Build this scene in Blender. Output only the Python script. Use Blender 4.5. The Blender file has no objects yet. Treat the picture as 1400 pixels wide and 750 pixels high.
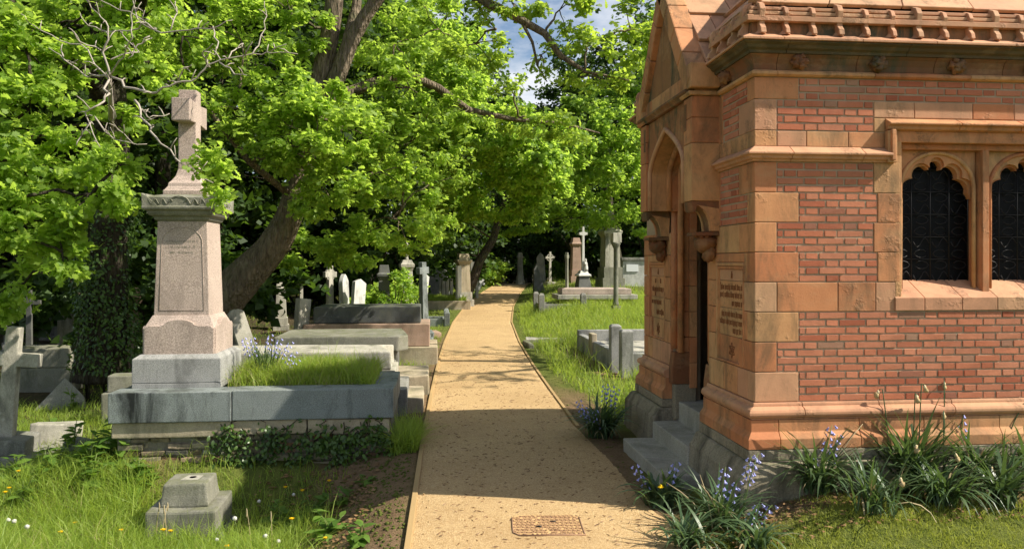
import bpy, bmesh, math, random
import numpy as np
from mathutils import Vector, Matrix, noise as mnoise
rng = np.random.default_rng(11)
random.seed(7)
SC = bpy.context.scene
COL = SC.collection
R = math.radians
EYE = 1.82                       # eye height above the path
YAW = R(5.71)                    # the photographer looks a little to the right of the path's direction
CS, SN = math.cos(YAW), math.sin(YAW)
FOC = 1080.0; HOR = 358.0
def plan(u, d):                  # survey: bearing and distance -> ground plan position
    xr = (u - 700.0) / FOC * d
    return (xr * CS + d * SN, -xr * SN + d * CS)
def zat(v, d): return EYE - (v - HOR) / FOC * d
def P3(u, v, d):
    x, y = plan(u, d); return (x, y, zat(v, d))
def sst(a, b, x):
    t = np.clip((np.asarray(x, float) - a) / (b - a), 0, 1); return t * t * (3 - 2 * t)

# ------------------------------------------------------------------ object helpers
def setp(o, label=None, cat=None, group=None, kind=None):
    if label: o['label'] = label
    if cat: o['category'] = cat
    if group: o['group'] = group
    if kind: o['kind'] = kind
    return o
def thing(name, label, cat, loc=(0, 0, 0), rz=0, group=None, tilt=(0, 0)):
    o = bpy.data.objects.new(name, None); o.empty_display_size = .1
    COL.objects.link(o); o.location = loc; o.rotation_euler = (tilt[0], tilt[1], rz)
    return setp(o, label, cat, group)
def wloc(o):
    v = Vector((0, 0, 0))
    while o: v += o.location; o = o.parent
    return v
def link(name, me, mat, parent=None, world=False):
    o = bpy.data.objects.new(name, me); COL.objects.link(o)
    if mat:
        for m in (mat if isinstance(mat, (list, tuple)) else [mat]): me.materials.append(m)
    if parent:
        o.parent = parent
        if world: o.location = -wloc(parent)
    return o
def npmesh(name, V, F, smooth=False):
    """V (n,3), F (f,k) all faces with k corners"""
    V = np.asarray(V, np.float32).reshape(-1, 3); F = np.asarray(F, np.int32)
    me = bpy.data.meshes.new(name)
    f, k = F.shape
    me.vertices.add(len(V)); me.vertices.foreach_set('co', V.ravel())
    me.loops.add(f * k); me.loops.foreach_set('vertex_index', F.ravel())
    me.polygons.add(f)
    me.polygons.foreach_set('loop_start', np.arange(0, f * k, k, dtype=np.int32))
    me.polygons.foreach_set('loop_total', np.full(f, k, np.int32))
    if smooth: me.polygons.foreach_set('use_smooth', np.ones(f, bool))
    me.update(calc_edges=True); me.validate()
    return me
class MB:
    """collects simple solids, builds them as ONE mesh object"""
    def __init__(s): s.v = []; s.f = []; s.sm = []
    def add(s, vs, fs, smooth=False):
        b = len(s.v); s.v += [tuple(p) for p in vs]; s.f += [tuple(i + b for i in f) for f in fs]
        s.sm += [smooth] * len(fs); return s
    def box(s, x0, y0, z0, x1, y1, z1, jit=0):
        vs = [(x, y, z) for z in (z0, z1) for y in (y0, y1) for x in (x0, x1)]
        if jit: vs = [tuple(c + random.uniform(-jit, jit) for c in p) for p in vs]
        return s.add(vs, [(0, 2, 3, 1), (4, 5, 7, 6), (0, 1, 5, 4), (1, 3, 7, 5), (3, 2, 6, 7), (2, 0, 4, 6)])
    def frustum(s, cx, cy, z0, z1, a0, b0, a1, b1, dx=0, dy=0):
        vs = [(cx + i * a0 / 2, cy + j * b0 / 2, z0) for j in (-1, 1) for i in (-1, 1)] + \
             [(cx + dx + i * a1 / 2, cy + dy + j * b1 / 2, z1) for j in (-1, 1) for i in (-1, 1)]
        return s.add(vs, [(0, 2, 3, 1), (4, 5, 7, 6), (0, 1, 5, 4), (1, 3, 7, 5), (3, 2, 6, 7), (2, 0, 4, 6)])
    def rings(s, rings, cap=True, smooth=False, closed=False):
        n = len(rings[0]); b = len(s.v); fs = []
        m = len(rings)
        for i in range(m if closed else m - 1):
            a, c = i * n, ((i + 1) % m) * n
            for k in range(n):
                k2 = (k + 1) % n; fs.append((a + k, a + k2, c + k2, c + k))
        vs = [p for r in rings for p in r]
        if cap and not closed: fs += [tuple(range(n - 1, -1, -1)), tuple(range((m - 1) * n, m * n))]
        return s.add(vs, fs, smooth)
    def tube(s, pts, rad, n=8, smooth=True, rough=0):
        pts = [Vector(p) for p in pts]
        if not hasattr(rad, '__len__'): rad = [rad] * len(pts)
        rings = []; up = Vector((0.13, 0.21, 1)); prev = None
        for i, p in enumerate(pts):
            d = (pts[min(i + 1, len(pts) - 1)] - pts[max(i - 1, 0)]).normalized()
            if prev is None: a = d.cross(up if abs(d.z) < .95 else Vector((1, 0, 0))).normalized()
            else: a = (prev - d * prev.dot(d)).normalized()
            prev = a; b = d.cross(a)
            rr = rad[i]
            rings.append([p + (a * math.cos(t) + b * math.sin(t)) * (rr * (1 + (random.uniform(-rough, rough) if rough else 0)))
                          for t in (2 * math.pi * k / n for k in range(n))])
        return s.rings(rings, True, smooth)
    def lathe(s, prof, cx=0, cy=0, n=16, smooth=True, square=False):
        if square:
            rings = [[(cx + i * r, cy + j * r, z) for i, j in ((-1, -1), (1, -1), (1, 1), (-1, 1))] for r, z in prof]
            return s.rings(rings, True, False)
        return s.rings([[(cx + r * math.cos(2 * math.pi * k / n), cy + r * math.sin(2 * math.pi * k / n), z) for k in range(n)] for r, z in prof], True, smooth)
    def prism(s, outline, a0, a1, axis='y'):
        """closed 2-D outline extruded along an axis; axis y: outline is (x,z); x: (y,z); z: (x,y)"""
        bm = bmesh.new()
        f = {'y': lambda p, a: (p[0], a, p[1]), 'x': lambda p, a: (a, p[0], p[1]), 'z': lambda p, a: (p[0], p[1], a)}[axis]
        n = len(outline)
        va = [bm.verts.new(f(p, a0)) for p in outline]
        es = [bm.edges.new((va[i], va[(i + 1) % n])) for i in range(n)]
        bmesh.ops.triangle_fill(bm, edges=es, use_beauty=True)
        bm.verts.index_update()
        tris = [tuple(v.index for v in fc.verts) for fc in bm.faces]
        vs = [tuple(v.co) for v in bm.verts] + [f(p, a1) for p in outline]
        fs = tris + [tuple(i + n for i in reversed(t)) for t in tris] + [(i, (i + 1) % n, (i + 1) % n + n, i + n) for i in range(n)]
        bm.free()
        return s.add(vs, fs)
    def sweep(s, path, prof, closed=False, upd=(0, 0, 1)):
        """profile points (out, up) carried along a horizontal path; out is to the right of travel"""
        pts = [Vector(p) for p in path]; n = len(pts); rings = []
        for i, p in enumerate(pts):
            if closed: d0 = (p - pts[i - 1]).normalized(); d1 = (pts[(i + 1) % n] - p).normalized()
            else:
                d0 = (p - pts[i - 1]).normalized() if i else (pts[1] - p).normalized()
                d1 = (pts[i + 1] - p).normalized() if i < n - 1 else d0
            n0 = Vector((d0.y, -d0.x, 0)); n1 = Vector((d1.y, -d1.x, 0))
            m = (n0 + n1); m = m / max(m.dot(n0), .2)
            rings.append([p + m * a + Vector((0, 0, b)) for a, b in prof])
        return s.rings(rings, True, False, closed)
    def xf(s, M, start=0):
        for i in range(start, len(s.v)): s.v[i] = tuple(M @ Vector(s.v[i]))
        return s
    def build(s, name, mat, parent=None, bev=0, seg=2, world=False, rough=0, sub=0, smooth=None):
        me = bpy.data.meshes.new(name)
        me.from_pydata(s.v, [], s.f)
        me.polygons.foreach_set('use_smooth', np.array(s.sm, bool))
        if bev or rough or sub or True:
            bm = bmesh.new(); bm.from_mesh(me)
            bmesh.ops.recalc_face_normals(bm, faces=bm.faces)
            if bev:
                es = [e for e in bm.edges if len(e.link_faces) == 2 and e.calc_face_angle(0) > .45]
                bmesh.ops.bevel(bm, geom=es, offset=bev, segments=seg, affect='EDGES', clamp_overlap=True, profile=.6)
            if sub:
                bmesh.ops.triangulate(bm, faces=[f for f in bm.faces if len(f.verts) > 4])
                for _ in range(sub):
                    es = [e for e in bm.edges if e.calc_length() > .09]
                    bmesh.ops.subdivide_edges(bm, edges=es, cuts=1, use_grid_fill=True)
            if rough:
                for v in bm.verts:
                    q = v.co * 5.3
                    v.co += Vector((mnoise.noise(q), mnoise.noise(q + Vector((31, 0, 0))), mnoise.noise(q + Vector((0, 47, 0))))) * rough
                    q = v.co * 17.0
                    v.co += Vector((mnoise.noise(q), mnoise.noise(q + Vector((31, 0, 0))), mnoise.noise(q + Vector((0, 47, 0))))) * rough * .4
            bm.to_mesh(me); bm.free()
        if smooth is not None: me.polygons.foreach_set('use_smooth', np.full(len(me.polygons), smooth))
        return link(name, me, mat, parent, world)
def obj1(mb, name, mat, label, cat, loc, rz=0, group=None, tilt=(0, 0), **kw):
    o = mb.build(name, mat, None, **kw); o.location = loc; o.rotation_euler = (tilt[0], tilt[1], rz)
    return setp(o, label, cat, group)

# ------------------------------------------------------------------ terrain functions
PYS = [-6, 3, 5.1, 8.2, 11, 13.9, 17.6, 22.6, 27.4, 32.8, 41.7, 50, 60]
PXL = [-.30, -.21, -.17, -.11, -.03, .07, .24, .56, 1.10, 1.90, 3.30, 5.2, 8.5]
PZ = [0, 0, 0, 0, 0, .0, .02, .09, .28, .47, .64, .55, .45]
def pxl(y): return np.interp(y, PYS, PXL)
def pz(y): return np.interp(y, PYS, PZ)
PW = 1.68
def gz(x, y):
    x = np.asarray(x, float); y = np.asarray(y, float)
    xl = pxl(y); base = pz(y)
    dl = xl - x                       # distance left of the path
    dr = x - (xl + PW)
    # low ground on the left, in front of the tomb and left of the tomb plot
    low_front = sst(.02, .95, dl) * (1 - sst(7.0, 8.1, y)) * .40
    low_left = sst(2.4, 4.4, dl) * (1 - sst(13, 24, y)) * .36
    low = np.maximum(low_front, low_left)
    near_wall = sst(6.3, 7.6, y) * (1 - sst(7.6, 7.9, y)) * sst(.8, 1.3, dl) * .05 * (1 - sst(2.6, 3.4, dl))
    right = sst(.1, 2.2, dr) * sst(11, 25, y) * .32
    right = right + sst(.45, 1.3, dr) * sst(4.15, 5.1, y) * (1 - sst(7.5, 9, y)) * .15 + sst(.2, 1.2, dr) * (1 - sst(6, 8, y)) * .03
    z = base - low + near_wall + right
    far = sst(45, 60, y); z = z - far * .25 * sst(0, 6, np.abs(x - xl))
    nz = .025 * np.sin(x * 2.1 + 1.3 * np.sin(y * 1.1)) * np.cos(y * 1.7) * sst(.15, .8, np.maximum(dl, dr))
    return z + nz
def gz1(x, y): return float(gz(x, y))
# ------------------------------------------------------------------ materials
class NT:
    def __init__(s, name):
        s.m = bpy.data.materials.new(name); s.m.use_nodes = True; s.t = s.m.node_tree
        s.t.nodes.clear(); s.out = s.t.nodes.new('ShaderNodeOutputMaterial')
    def n(s, typ, **kw):
        nd = s.t.nodes.new('ShaderNode' + typ)
        for k, v in kw.items():
            if k.startswith('_'): setattr(nd, k[1:], v)
            else: s.set(nd.inputs[int(k[1:]) if k[0] == 'i' and k[1:].isdigit() else k.replace('__', ' ')], v)
        return nd
    def set(s, sock, v):
        if hasattr(v, 'is_linked') or hasattr(v, 'links'): s.t.links.new(v, sock)
        elif isinstance(v, tuple) and sock.type == 'RGBA' and len(v) == 3: sock.default_value = (*v, 1)
        else: sock.default_value = v
    def pos(s, scale=(1, 1, 1)):
        g = s.n('NewGeometry').outputs['Position']
        if scale == (1, 1, 1): return g
        return s.n('Mapping', Vector=g, Scale=scale).outputs[0]
    def noise(s, sc, det=4, rough=.6, vec=None, dist=0):
        return s.n('TexNoise', Vector=vec or s.pos(), Scale=sc, Detail=det, Roughness=rough, Distortion=dist).outputs['Fac']
    def vor(s, sc, vec=None, out='Color', feat='F1'):
        return s.n('TexVoronoi', _feature=feat, Vector=vec or s.pos(), Scale=sc).outputs[out]
    def ramp(s, fac, *stops):
        r = s.n('ValToRGB', Fac=fac); e = r.color_ramp.elements
        while len(e) < len(stops): e.new(.5)
        for el, (p, c) in zip(e, stops): el.position = p; el.color = (*c, 1) if isinstance(c, tuple) else (c, c, c, 1)
        return r.outputs[0]
    def mix(s, f, a, b, mode='MIX'):
        m = s.n('Mix', _data_type='RGBA', _blend_type=mode)
        s.set(m.inputs[0], f); s.set(m.inputs[6], a); s.set(m.inputs[7], b); return m.outputs[2]
    def math(s, op, a, b=0., clamp=False):
        m = s.n('Math', _operation=op, _use_clamp=clamp); s.set(m.inputs[0], a); s.set(m.inputs[1], b); return m.outputs[0]
    def island(s): return s.n('NewGeometry').outputs['Random Per Island']
    def bump(s, h, st=.3, dist=.01, nrm=None):
        b = s.n('Bump', Strength=st, Distance=dist, Height=h)
        if nrm: s.set(b.inputs['Normal'], nrm)
        return b.outputs[0]
    def pbr(s, col, rough=.8, nrm=None, spec=.3, metal=0):
        b = s.n('BsdfPrincipled', Roughness=rough, Metallic=metal); s.set(b.inputs['Base Color'], col)
        b.inputs['Specular IOR Level'].default_value = spec
        if nrm: s.set(b.inputs['Normal'], nrm)
        s.t.links.new(b.outputs[0], s.out.inputs[0]); return s.m

def stone(name, a, b, sc=3., speck=.25, dark=(.05, .05, .045), darkamt=.5, moss=0., mosscol=(.09, .11, .03), grain=90, bump=.5, rough=.85, light=None):
    k = NT(name)
    c = k.mix(k.ramp(k.noise(sc, 6, .65), (.3, 0.), (.7, 1.)), a, b)
    g = k.noise(grain, 2, .7)
    c = k.mix(speck, c, k.mix(k.ramp(g, (.35, 0.), (.65, 1.)), tuple(x * .35 for x in a), tuple(min(1, x * 1.6) for x in b)))
    st = k.noise(1.9, 7, .72, k.pos((1.6, 1.6, .45)), .4)        # dirt that has run down the stone
    c = k.mix(k.math('MULTIPLY', k.ramp(st, (.48, 0.), (.68, 1.)), darkamt), c, dark)
    if light: c = k.mix(k.ramp(k.vor(9, out='Distance'), (.0, .55), (.22, 0.)), c, light)
    if moss:
        up = k.n('SeparateXYZ', Vector=k.n('NewGeometry').outputs['Normal']).outputs[2]
        mk = k.math('MULTIPLY', k.ramp(k.noise(5, 6, .7), (.42, 0.), (.6, 1.)), k.ramp(up, (.35, .35), (.8, 1.)))
        c = k.mix(k.math('MULTIPLY', mk, moss), c, mosscol)
    h = k.math('ADD', k.noise(14, 8, .75), k.math('MULTIPLY', g, .35))
    return k.pbr(c, rough, k.bump(h, bump, .012), .25)

def leafmat(name, a, b, tr, trans=.45, hue=None, rough=.55):
    k = NT(name)
    i = k.island()
    n = k.noise(.9, 2)
    f = k.math('ADD', k.math('MULTIPLY', i, .7), k.math('MULTIPLY', n, .4))
    c = k.mix(k.ramp(f, (.1, 0.), (.95, 1.)), a, b)
    t = k.mix(k.ramp(f, (.1, 0.), (.95, 1.)), tuple(x * .75 for x in tr), tr)
    d = k.n('BsdfPrincipled', Roughness=rough); k.set(d.inputs['Base Color'], c); d.inputs['Specular IOR Level'].default_value = .35
    tl = k.n('BsdfTranslucent'); k.set(tl.inputs['Color'], t)
    m = k.n('MixShader', Fac=trans); k.set(m.inputs[1], d.outputs[0]); k.set(m.inputs[2], tl.outputs[0])
    k.t.links.new(m.outputs[0], k.out.inputs[0]); return k.m

M = {}
def terracotta(name, a, b, c2, grime=.5):
    k = NT(name); i = k.island()
    oi = k.n('ObjectInfo').outputs['Random']
    r = k.math('FRACT', k.math('ADD', i, oi))
    c = k.ramp(r, (0., a), (.5, b), (1., c2))
    n = k.noise(4.5, 7, .7)
    c = k.mix(k.ramp(n, (.35, .0), (.75, .55)), c, tuple(x * .62 for x in a))
    c = k.mix(k.ramp(k.noise(2.3, 6, .7, k.pos((1, 1, 2.2))), (.5, 0.), (.72, .45)), c, (.52, .33, .17))
    st = k.noise(2.6, 8, .75, k.pos((1.5, 1.5, .5)), .5)
    c = k.mix(k.math('MULTIPLY', k.ramp(st, (.47, 0.), (.66, 1.)), grime), c, (.07, .065, .035))
    pit = k.noise(38, 5, .7); er = k.ramp(k.noise(3.1, 5, .7), (.56, 0.), (.65, 1.))
    c = k.mix(k.math('MULTIPLY', er, k.ramp(pit, (.4, .6), (.6, 0.))), c, (.12, .08, .045))
    h = k.math('ADD', k.math('MULTIPLY', k.noise(60, 4, .7), .25), k.math('MULTIPLY', er, pit))
    return k.pbr(c, .78, k.bump(h, .55, .012), .3)
M['terra'] = terracotta('terracotta', (.51, .195, .082), (.59, .26, .112), (.59, .335, .15), .62)
M['terra_mottle'] = terracotta('terracotta_mottled', (.30, .12, .05), (.36, .15, .065), (.28, .14, .06), 1.3)
M['terra_pink'] = terracotta('terracotta_pale', (.53, .26, .145), (.56, .28, .155), (.57, .33, .18), .35)
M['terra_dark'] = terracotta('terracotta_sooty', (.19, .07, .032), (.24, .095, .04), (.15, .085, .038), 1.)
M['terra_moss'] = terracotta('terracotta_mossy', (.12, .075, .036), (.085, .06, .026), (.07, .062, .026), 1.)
k = NT('red_brick'); i = k.island()
c = k.ramp(i, (0., (.36, .10, .05)), (.3, (.49, .165, .085)), (.65, (.54, .21, .115)), (.88, (.47, .18, .10)), (.95, (.30, .12, .075)), (1., (.36, .22, .14)))
c = k.mix(k.ramp(k.noise(7, 6, .7), (.4, 0.), (.75, .5)), c, (.25, .09, .05))
c = k.mix(k.ramp(k.noise(1.7, 5, .7), (.52, 0.), (.75, .4)), c, (.55, .27, .17))
M['brick'] = k.pbr(c, .85, k.bump(k.noise(80, 4, .7), .4, .006), .25)
k = NT('lime_mortar'); c = k.mix(k.noise(9, 6, .7), (.48, .38, .265), (.32, .23, .15))
M['mortar'] = k.pbr(c, .95, k.bump(k.noise(120, 3), .5, .004), .1)
M['base_stone'] = stone('base_stone', (.20, .17, .115), (.34, .29, .21), 2.5, .25, (.04, .036, .026), .95, .5, (.10, .10, .04), 60, .8)
M['step_stone'] = stone('step_stone', (.30, .28, .23), (.40, .37, .31), 3, .3, (.08, .075, .06), .5, .25, grain=120)
M['grey_granite'] = stone('grey_granite', (.145, .165, .16), (.245, .27, .26), 2.2, .5, (.018, .02, .02), 1., .15, grain=140, bump=.25, rough=.6)
M['pink_granite'] = stone('pink_granite', (.37, .285, .235), (.47, .375, .315), 3, .55, (.17, .135, .11), .45, .0, grain=110, bump=.2, rough=.6)
M['pale_granite'] = stone('pale_granite', (.235, .235, .22), (.36, .355, .335), 3, .45, (.07, .07, .065), .7, .1, grain=140, bump=.3)
M['limestone'] = stone('limestone', (.33, .31, .25), (.48, .45, .38), 3.5, .2, (.075, .075, .06), .85, .2, light=(.6, .58, .5))
M['white_marble'] = stone('white_marble', (.45, .44, .40), (.60, .59, .55), 3, .1, (.10, .10, .085), .7, .1)
M['mossy_stone'] = stone('mossy_stone', (.17, .165, .13), (.27, .26, .21), 3, .25, (.045, .05, .035), .7, .65, (.12, .13, .05))
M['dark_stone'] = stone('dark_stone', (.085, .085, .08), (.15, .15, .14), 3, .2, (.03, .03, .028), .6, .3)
M['grey_stone'] = stone('grey_stone', (.17, .165, .145), (.29, .28, .25), 3, .3, (.045, .045, .04), .8, .25, light=(.5, .49, .43))
M['black_slate'] = stone('black_slate', (.055, .06, .06), (.11, .115, .11), 2.6, .15, (.02, .02, .02), .4, .55, (.17, .17, .10), bump=.3, rough=.5)
M['pink_stone'] = stone('pink_stone', (.34, .22, .16), (.42, .29, .22), 3, .2, (.10, .08, .06), .6, .25)
M['sandstone'] = stone('sandstone', (.36, .29, .19), (.46, .39, .28), 3, .2, (.09, .08, .055), .6, .35)
# old rubble wall
k = NT('old_wall_brick'); i = k.island()
c = k.ramp(i, (0., (.20, .15, .09)), (.3, (.30, .25, .17)), (.5, (.36, .31, .22)), (.7, (.32, .17, .09)), (.85, (.10, .095, .08)), (1., (.42, .40, .34)))
c = k.mix(k.ramp(k.noise(9, 6, .7), (.45, 0.), (.65, .8)), c, (.07, .07, .05))
M['rubble'] = k.pbr(c, .95, k.bump(k.noise(30, 6, .75), .9, .015), .1)
k = NT('old_wall_mortar'); M['rubble_mortar'] = k.pbr(k.mix(k.noise(11, 6, .7), (.10, .09, .06), (.30, .27, .21)), .95, k.bump(k.noise(25, 6), .9, .02), .1)
# path
k = NT('bound_gravel')
f = k.noise(2.0, 5, .65); gr = k.vor(170); gs = k.n('SeparateColor', Color=gr).outputs[0]
c = k.mix(k.ramp(f, (.35, 0.), (.7, 1.)), (.49, .31, .14), (.565, .38, .185))
c = k.mix(.55, c, k.ramp(gs, (0., (.17, .09, .04)), (.3, (.40, .265, .13)), (.7, (.58, .42, .23)), (1., (.74, .62, .42))))
dk = k.noise(7, 6, .75, k.pos((.55, 1.3, 1)))
c = k.mix(k.ramp(dk, (.56, 0.), (.72, .6)), c, (.20, .11, .045))
c = k.mix(.35, c, k.ramp(k.noise(55, 5, .75), (.34, (.16, .09, .04)), (.5, (.5, .34, .15)), (.66, (.72, .55, .30))))
c = k.mix(k.ramp(k.noise(.55, 6, .7), (.45, 0.), (.7, .45)), c, (.30, .19, .09))
h = k.vor(170, out='Distance')
M['path'] = k.pbr(c, .95, k.bump(k.math('ADD', h, k.noise(25, 5)), .55, .012), .1)
k = NT('edging_timber'); c = k.mix(k.noise(14, 6, .7, k.pos((1, .1, 1))), (.30, .20, .09), (.44, .31, .15)); M['timber'] = k.pbr(c, .9, k.bump(k.noise(40, 4), .4, .006), .1)
# ground: soil, litter, turf
k = NT('graveyard_ground')
at_ = k.n('Attribute', _attribute_name='soil').outputs['Fac']; sh_ = k.n('Attribute', _attribute_name='litter').outputs['Fac']
soil = k.mix(k.ramp(k.noise(5, 7, .7), (.35, 0.), (.65, 1.)), (.145, .092, .048), (.26, .175, .095))
soil = k.mix(.3, soil, k.ramp(k.vor(90), (0., (.10, .06, .03)), (1., (.40, .28, .17))))
turf = k.mix(k.ramp(k.noise(6, 6, .7), (.35, 0.), (.65, 1.)), (.075, .105, .02), (.17, .19, .045))
lit = k.mix(k.ramp(k.noise(13, 6, .75), (.35, 0.), (.65, 1.)), (.045, .04, .022), (.12, .09, .05))
lit = k.mix(k.ramp(k.noise(1.1, 5, .7), (.5, 0.), (.6, .8)), lit, (.045, .07, .015))
c = k.mix(sh_, turf, lit); c = k.mix(at_, c, soil)
M['ground'] = k.pbr(c, .98, k.bump(k.math('ADD', k.noise(18, 8, .75), k.noise(90, 3)), .9, .03), .08)
# metals and glass
k = NT('black_glass'); M['glass'] = k.pbr((.004, .004, .005), .55, None, .15)
k = NT('dark_iron'); M['iron'] = k.pbr(k.mix(k.noise(20, 4), (.006, .006, .007), (.022, .02, .018)), .5, k.bump(k.noise(60, 4), .3, .003), .4, .3)
k = NT('dusty_iron'); M['dusty'] = k.pbr(k.mix(k.ramp(k.noise(30, 6, .7), (.35, 0.), (.6, 1.)), (.30, .17, .08), (.60, .40, .18)), .9, k.bump(k.noise(90, 4), .4, .004), .2)
k = NT('rusty_iron'); M['rust'] = k.pbr(k.mix(k.noise(30, 6, .7), (.22, .13, .08), (.36, .22, .13)), .85, None, .2)
k = NT('dark_void'); M['void'] = k.pbr((.004, .004, .004), 1, None, 0)  # near-black colour stands in for the shade of unlit insides and holes
# bark
def bark(name, a, b, ivy=0):
    k = NT(name); v = k.pos((1, 1, .22))
    n = k.noise(16, 8, .7, v, .8); n2 = k.vor(26, v, 'Distance')
    c = k.mix(k.ramp(n, (.35, 0.), (.65, 1.)), a, b)
    c = k.mix(k.ramp(k.noise(2.5, 5, .7), (.5, 0.), (.65, .6)), c, (.10, .11, .05))
    return k.pbr(c, .95, k.bump(k.math('ADD', n, n2), 1., .07), .1)
M['bark'] = bark('oak_bark', (.105, .08, .055), (.29, .23, .165))
M['bark_dark'] = bark('dark_bark', (.03, .024, .018), (.09, .075, .055))
M['bark_pale'] = bark('pale_bark', (.16, .14, .11), (.30, .27, .21))
k = NT('dead_twig'); M['twig'] = k.pbr(k.mix(k.noise(30, 4), (.24, .20, .16), (.50, .45, .38)), .9, None, .15)
# foliage
M['oak'] = leafmat('oak_leaf', (.07, .15, .014), (.26, .37, .05), (.62, .86, .10), .55)
M['oak2'] = leafmat('oak_leaf_far', (.055, .125, .013), (.22, .31, .04), (.60, .80, .08), .54)
M['lime'] = leafmat('pale_leaf', (.07, .155, .018), (.25, .365, .055), (.60, .85, .10), .55)
M['deep'] = leafmat('deep_leaf', (.018, .042, .010), (.05, .095, .016), (.13, .24, .02), .36)  # leaf colour darkened to carry the shade of the wood behind
M['ivy'] = leafmat('ivy_leaf', (.016, .042, .012), (.10, .17, .03), (.16, .30, .03), .25, rough=.35)
M['grass'] = leafmat('grass_blade', (.11, .20, .022), (.33, .42, .075), (.58, .72, .08), .48, rough=.5)
M['straw'] = leafmat('straw_blade', (.30, .27, .10), (.46, .40, .20), (.4, .36, .12), .3)
M['grass_dry'] = leafmat('mown_grass_blade', (.19, .235, .03), (.40, .42, .09), (.50, .56, .07), .42, rough=.6)
M['strap'] = leafmat('daffodil_leaf', (.035, .078, .032), (.11, .165, .07), (.17, .28, .06), .25, rough=.4)
M['weed'] = leafmat('weed_leaf', (.06, .13, .02), (.16, .26, .04), (.34, .54, .05), .4)
M['stalk'] = leafmat('flower_stalk', (.09, .14, .03), (.16, .22, .05), (.2, .3, .05), .2)
M['stem_dry'] = leafmat('dry_stem', (.32, .25, .13), (.46, .38, .22), (.4, .3, .15), .2)
M['litter'] = leafmat('dead_leaf', (.12, .06, .025), (.30, .18, .08), (.2, .1, .03), .15)
k = NT('bluebell_petal'); M['blue'] = k.pbr(k.mix(k.island(), (.27, .28, .62), (.46, .46, .80)), .6, None, .2)
k = NT('dandelion_petal'); M['yellow'] = k.pbr((.80, .52, .01), .6, None, .2)
k = NT('seed_head'); M['seed'] = k.pbr((.52, .51, .46), .9, None, .1)
k = NT('withered_petal'); M['wither'] = k.pbr(k.mix(k.island(), (.50, .36, .18), (.70, .58, .36)), .8, None, .1)
k = NT('painted_board'); M['white'] = k.pbr((.72, .74, .76), .6, None, .3)
k = NT('whitewash'); M['whitewash'] = k.pbr(k.mix(k.ramp(k.noise(3, 6, .7), (.4, 0.), (.7, 1.)), (.55, .55, .52), (.30, .30, .27)), .9, k.bump(k.noise(20, 5), .5, .02), .2)
k = NT('incised_letter'); M['letter'] = k.pbr((.20, .08, .035), .9, None, .1)
# ------------------------------------------------------------------ ground sheet and path
def axis(parts):
    return np.unique(np.concatenate([np.arange(a, b, s) for a, b, s in parts]))
gx = axis([(-120, -40, 8), (-40, -12, 1.6), (-12, -4.5, .3), (-4.5, 5, .07), (5, 12, .3), (12, 40, 1.6), (40, 121, 8)])
gy = axis([(-30, -4, 4), (-4, 3, .5), (3, 10, .07), (10, 16, .16), (16, 30, .35), (30, 64, 1.2), (64, 201, 8)])
X, Y = np.meshgrid(gx, gy); Z = gz(X, Y)
xl = pxl(Y)
onp = sst(-.02, .03, X - xl + .0) * (1 - sst(-.03, .02, X - xl - PW))
dl = xl - X; dr = X - xl - PW
rough = sst(.02, .4, np.maximum(dl, dr))
nn = rng.normal(0, 1, X.shape)
Z = Z - .035 * onp + rough * nn * .006
nx, ny = len(gx), len(gy)
ii = np.arange((ny - 1) * (nx - 1)); r_, c_ = ii // (nx - 1), ii % (nx - 1)
F = np.stack([r_ * nx + c_, r_ * nx + c_ + 1, (r_ + 1) * nx + c_ + 1, (r_ + 1) * nx + c_], 1)
me = npmesh('ground', np.stack([X, Y, Z], -1), F, True)
wob = .14 * np.sin(Y * 2.3) + .10 * np.sin(Y * 5.1 + X * 3)
soil = np.clip(sst(-.05, .05, dl) * (1 - sst(.55, 1.0, dl + wob)) * (1 - sst(7.6, 8.6, Y))
               + sst(-.05, .05, dr) * (1 - sst(.25, .5, dr + wob)) * (1 - sst(9.5, 13, Y)) * sst(4.9, 5.6, Y)
               + sst(-.05, .02, dl) * (1 - sst(.12, .32, dl + wob * .5)) * sst(8, 9, Y) * (1 - sst(16, 22, Y))
               + sst(2.55, 2.75, X) * (1 - sst(3.0, 3.2, X)) * sst(12.0, 12.4, Y) * (1 - sst(15.5, 16.4, Y))
               + sst(2.0, 2.3, X) * sst(4.95, 5.15, Y) * (1 - sst(8, 9, Y))
               + sst(2.1, 2.5, dl) * (1 - sst(3.2, 3.6, dl)) * sst(6.9, 7.4, Y) * (1 - sst(9.2, 9.8, Y)) * .6, 0, 1)
lit = np.clip(sst(1.2, 4, dl) * sst(9.5, 11.5, Y) + sst(46, 52, Y) + sst(3.5, 7, dr) * sst(24, 32, Y), 0, 1)
for nm, arr in (('soil', soil), ('litter', lit)):
    a = me.attributes.new(nm, 'FLOAT', 'POINT'); a.data.foreach_set('value', arr.astype(np.float32).ravel())
setp(link('ground', me, M['ground']), kind='structure')
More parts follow.
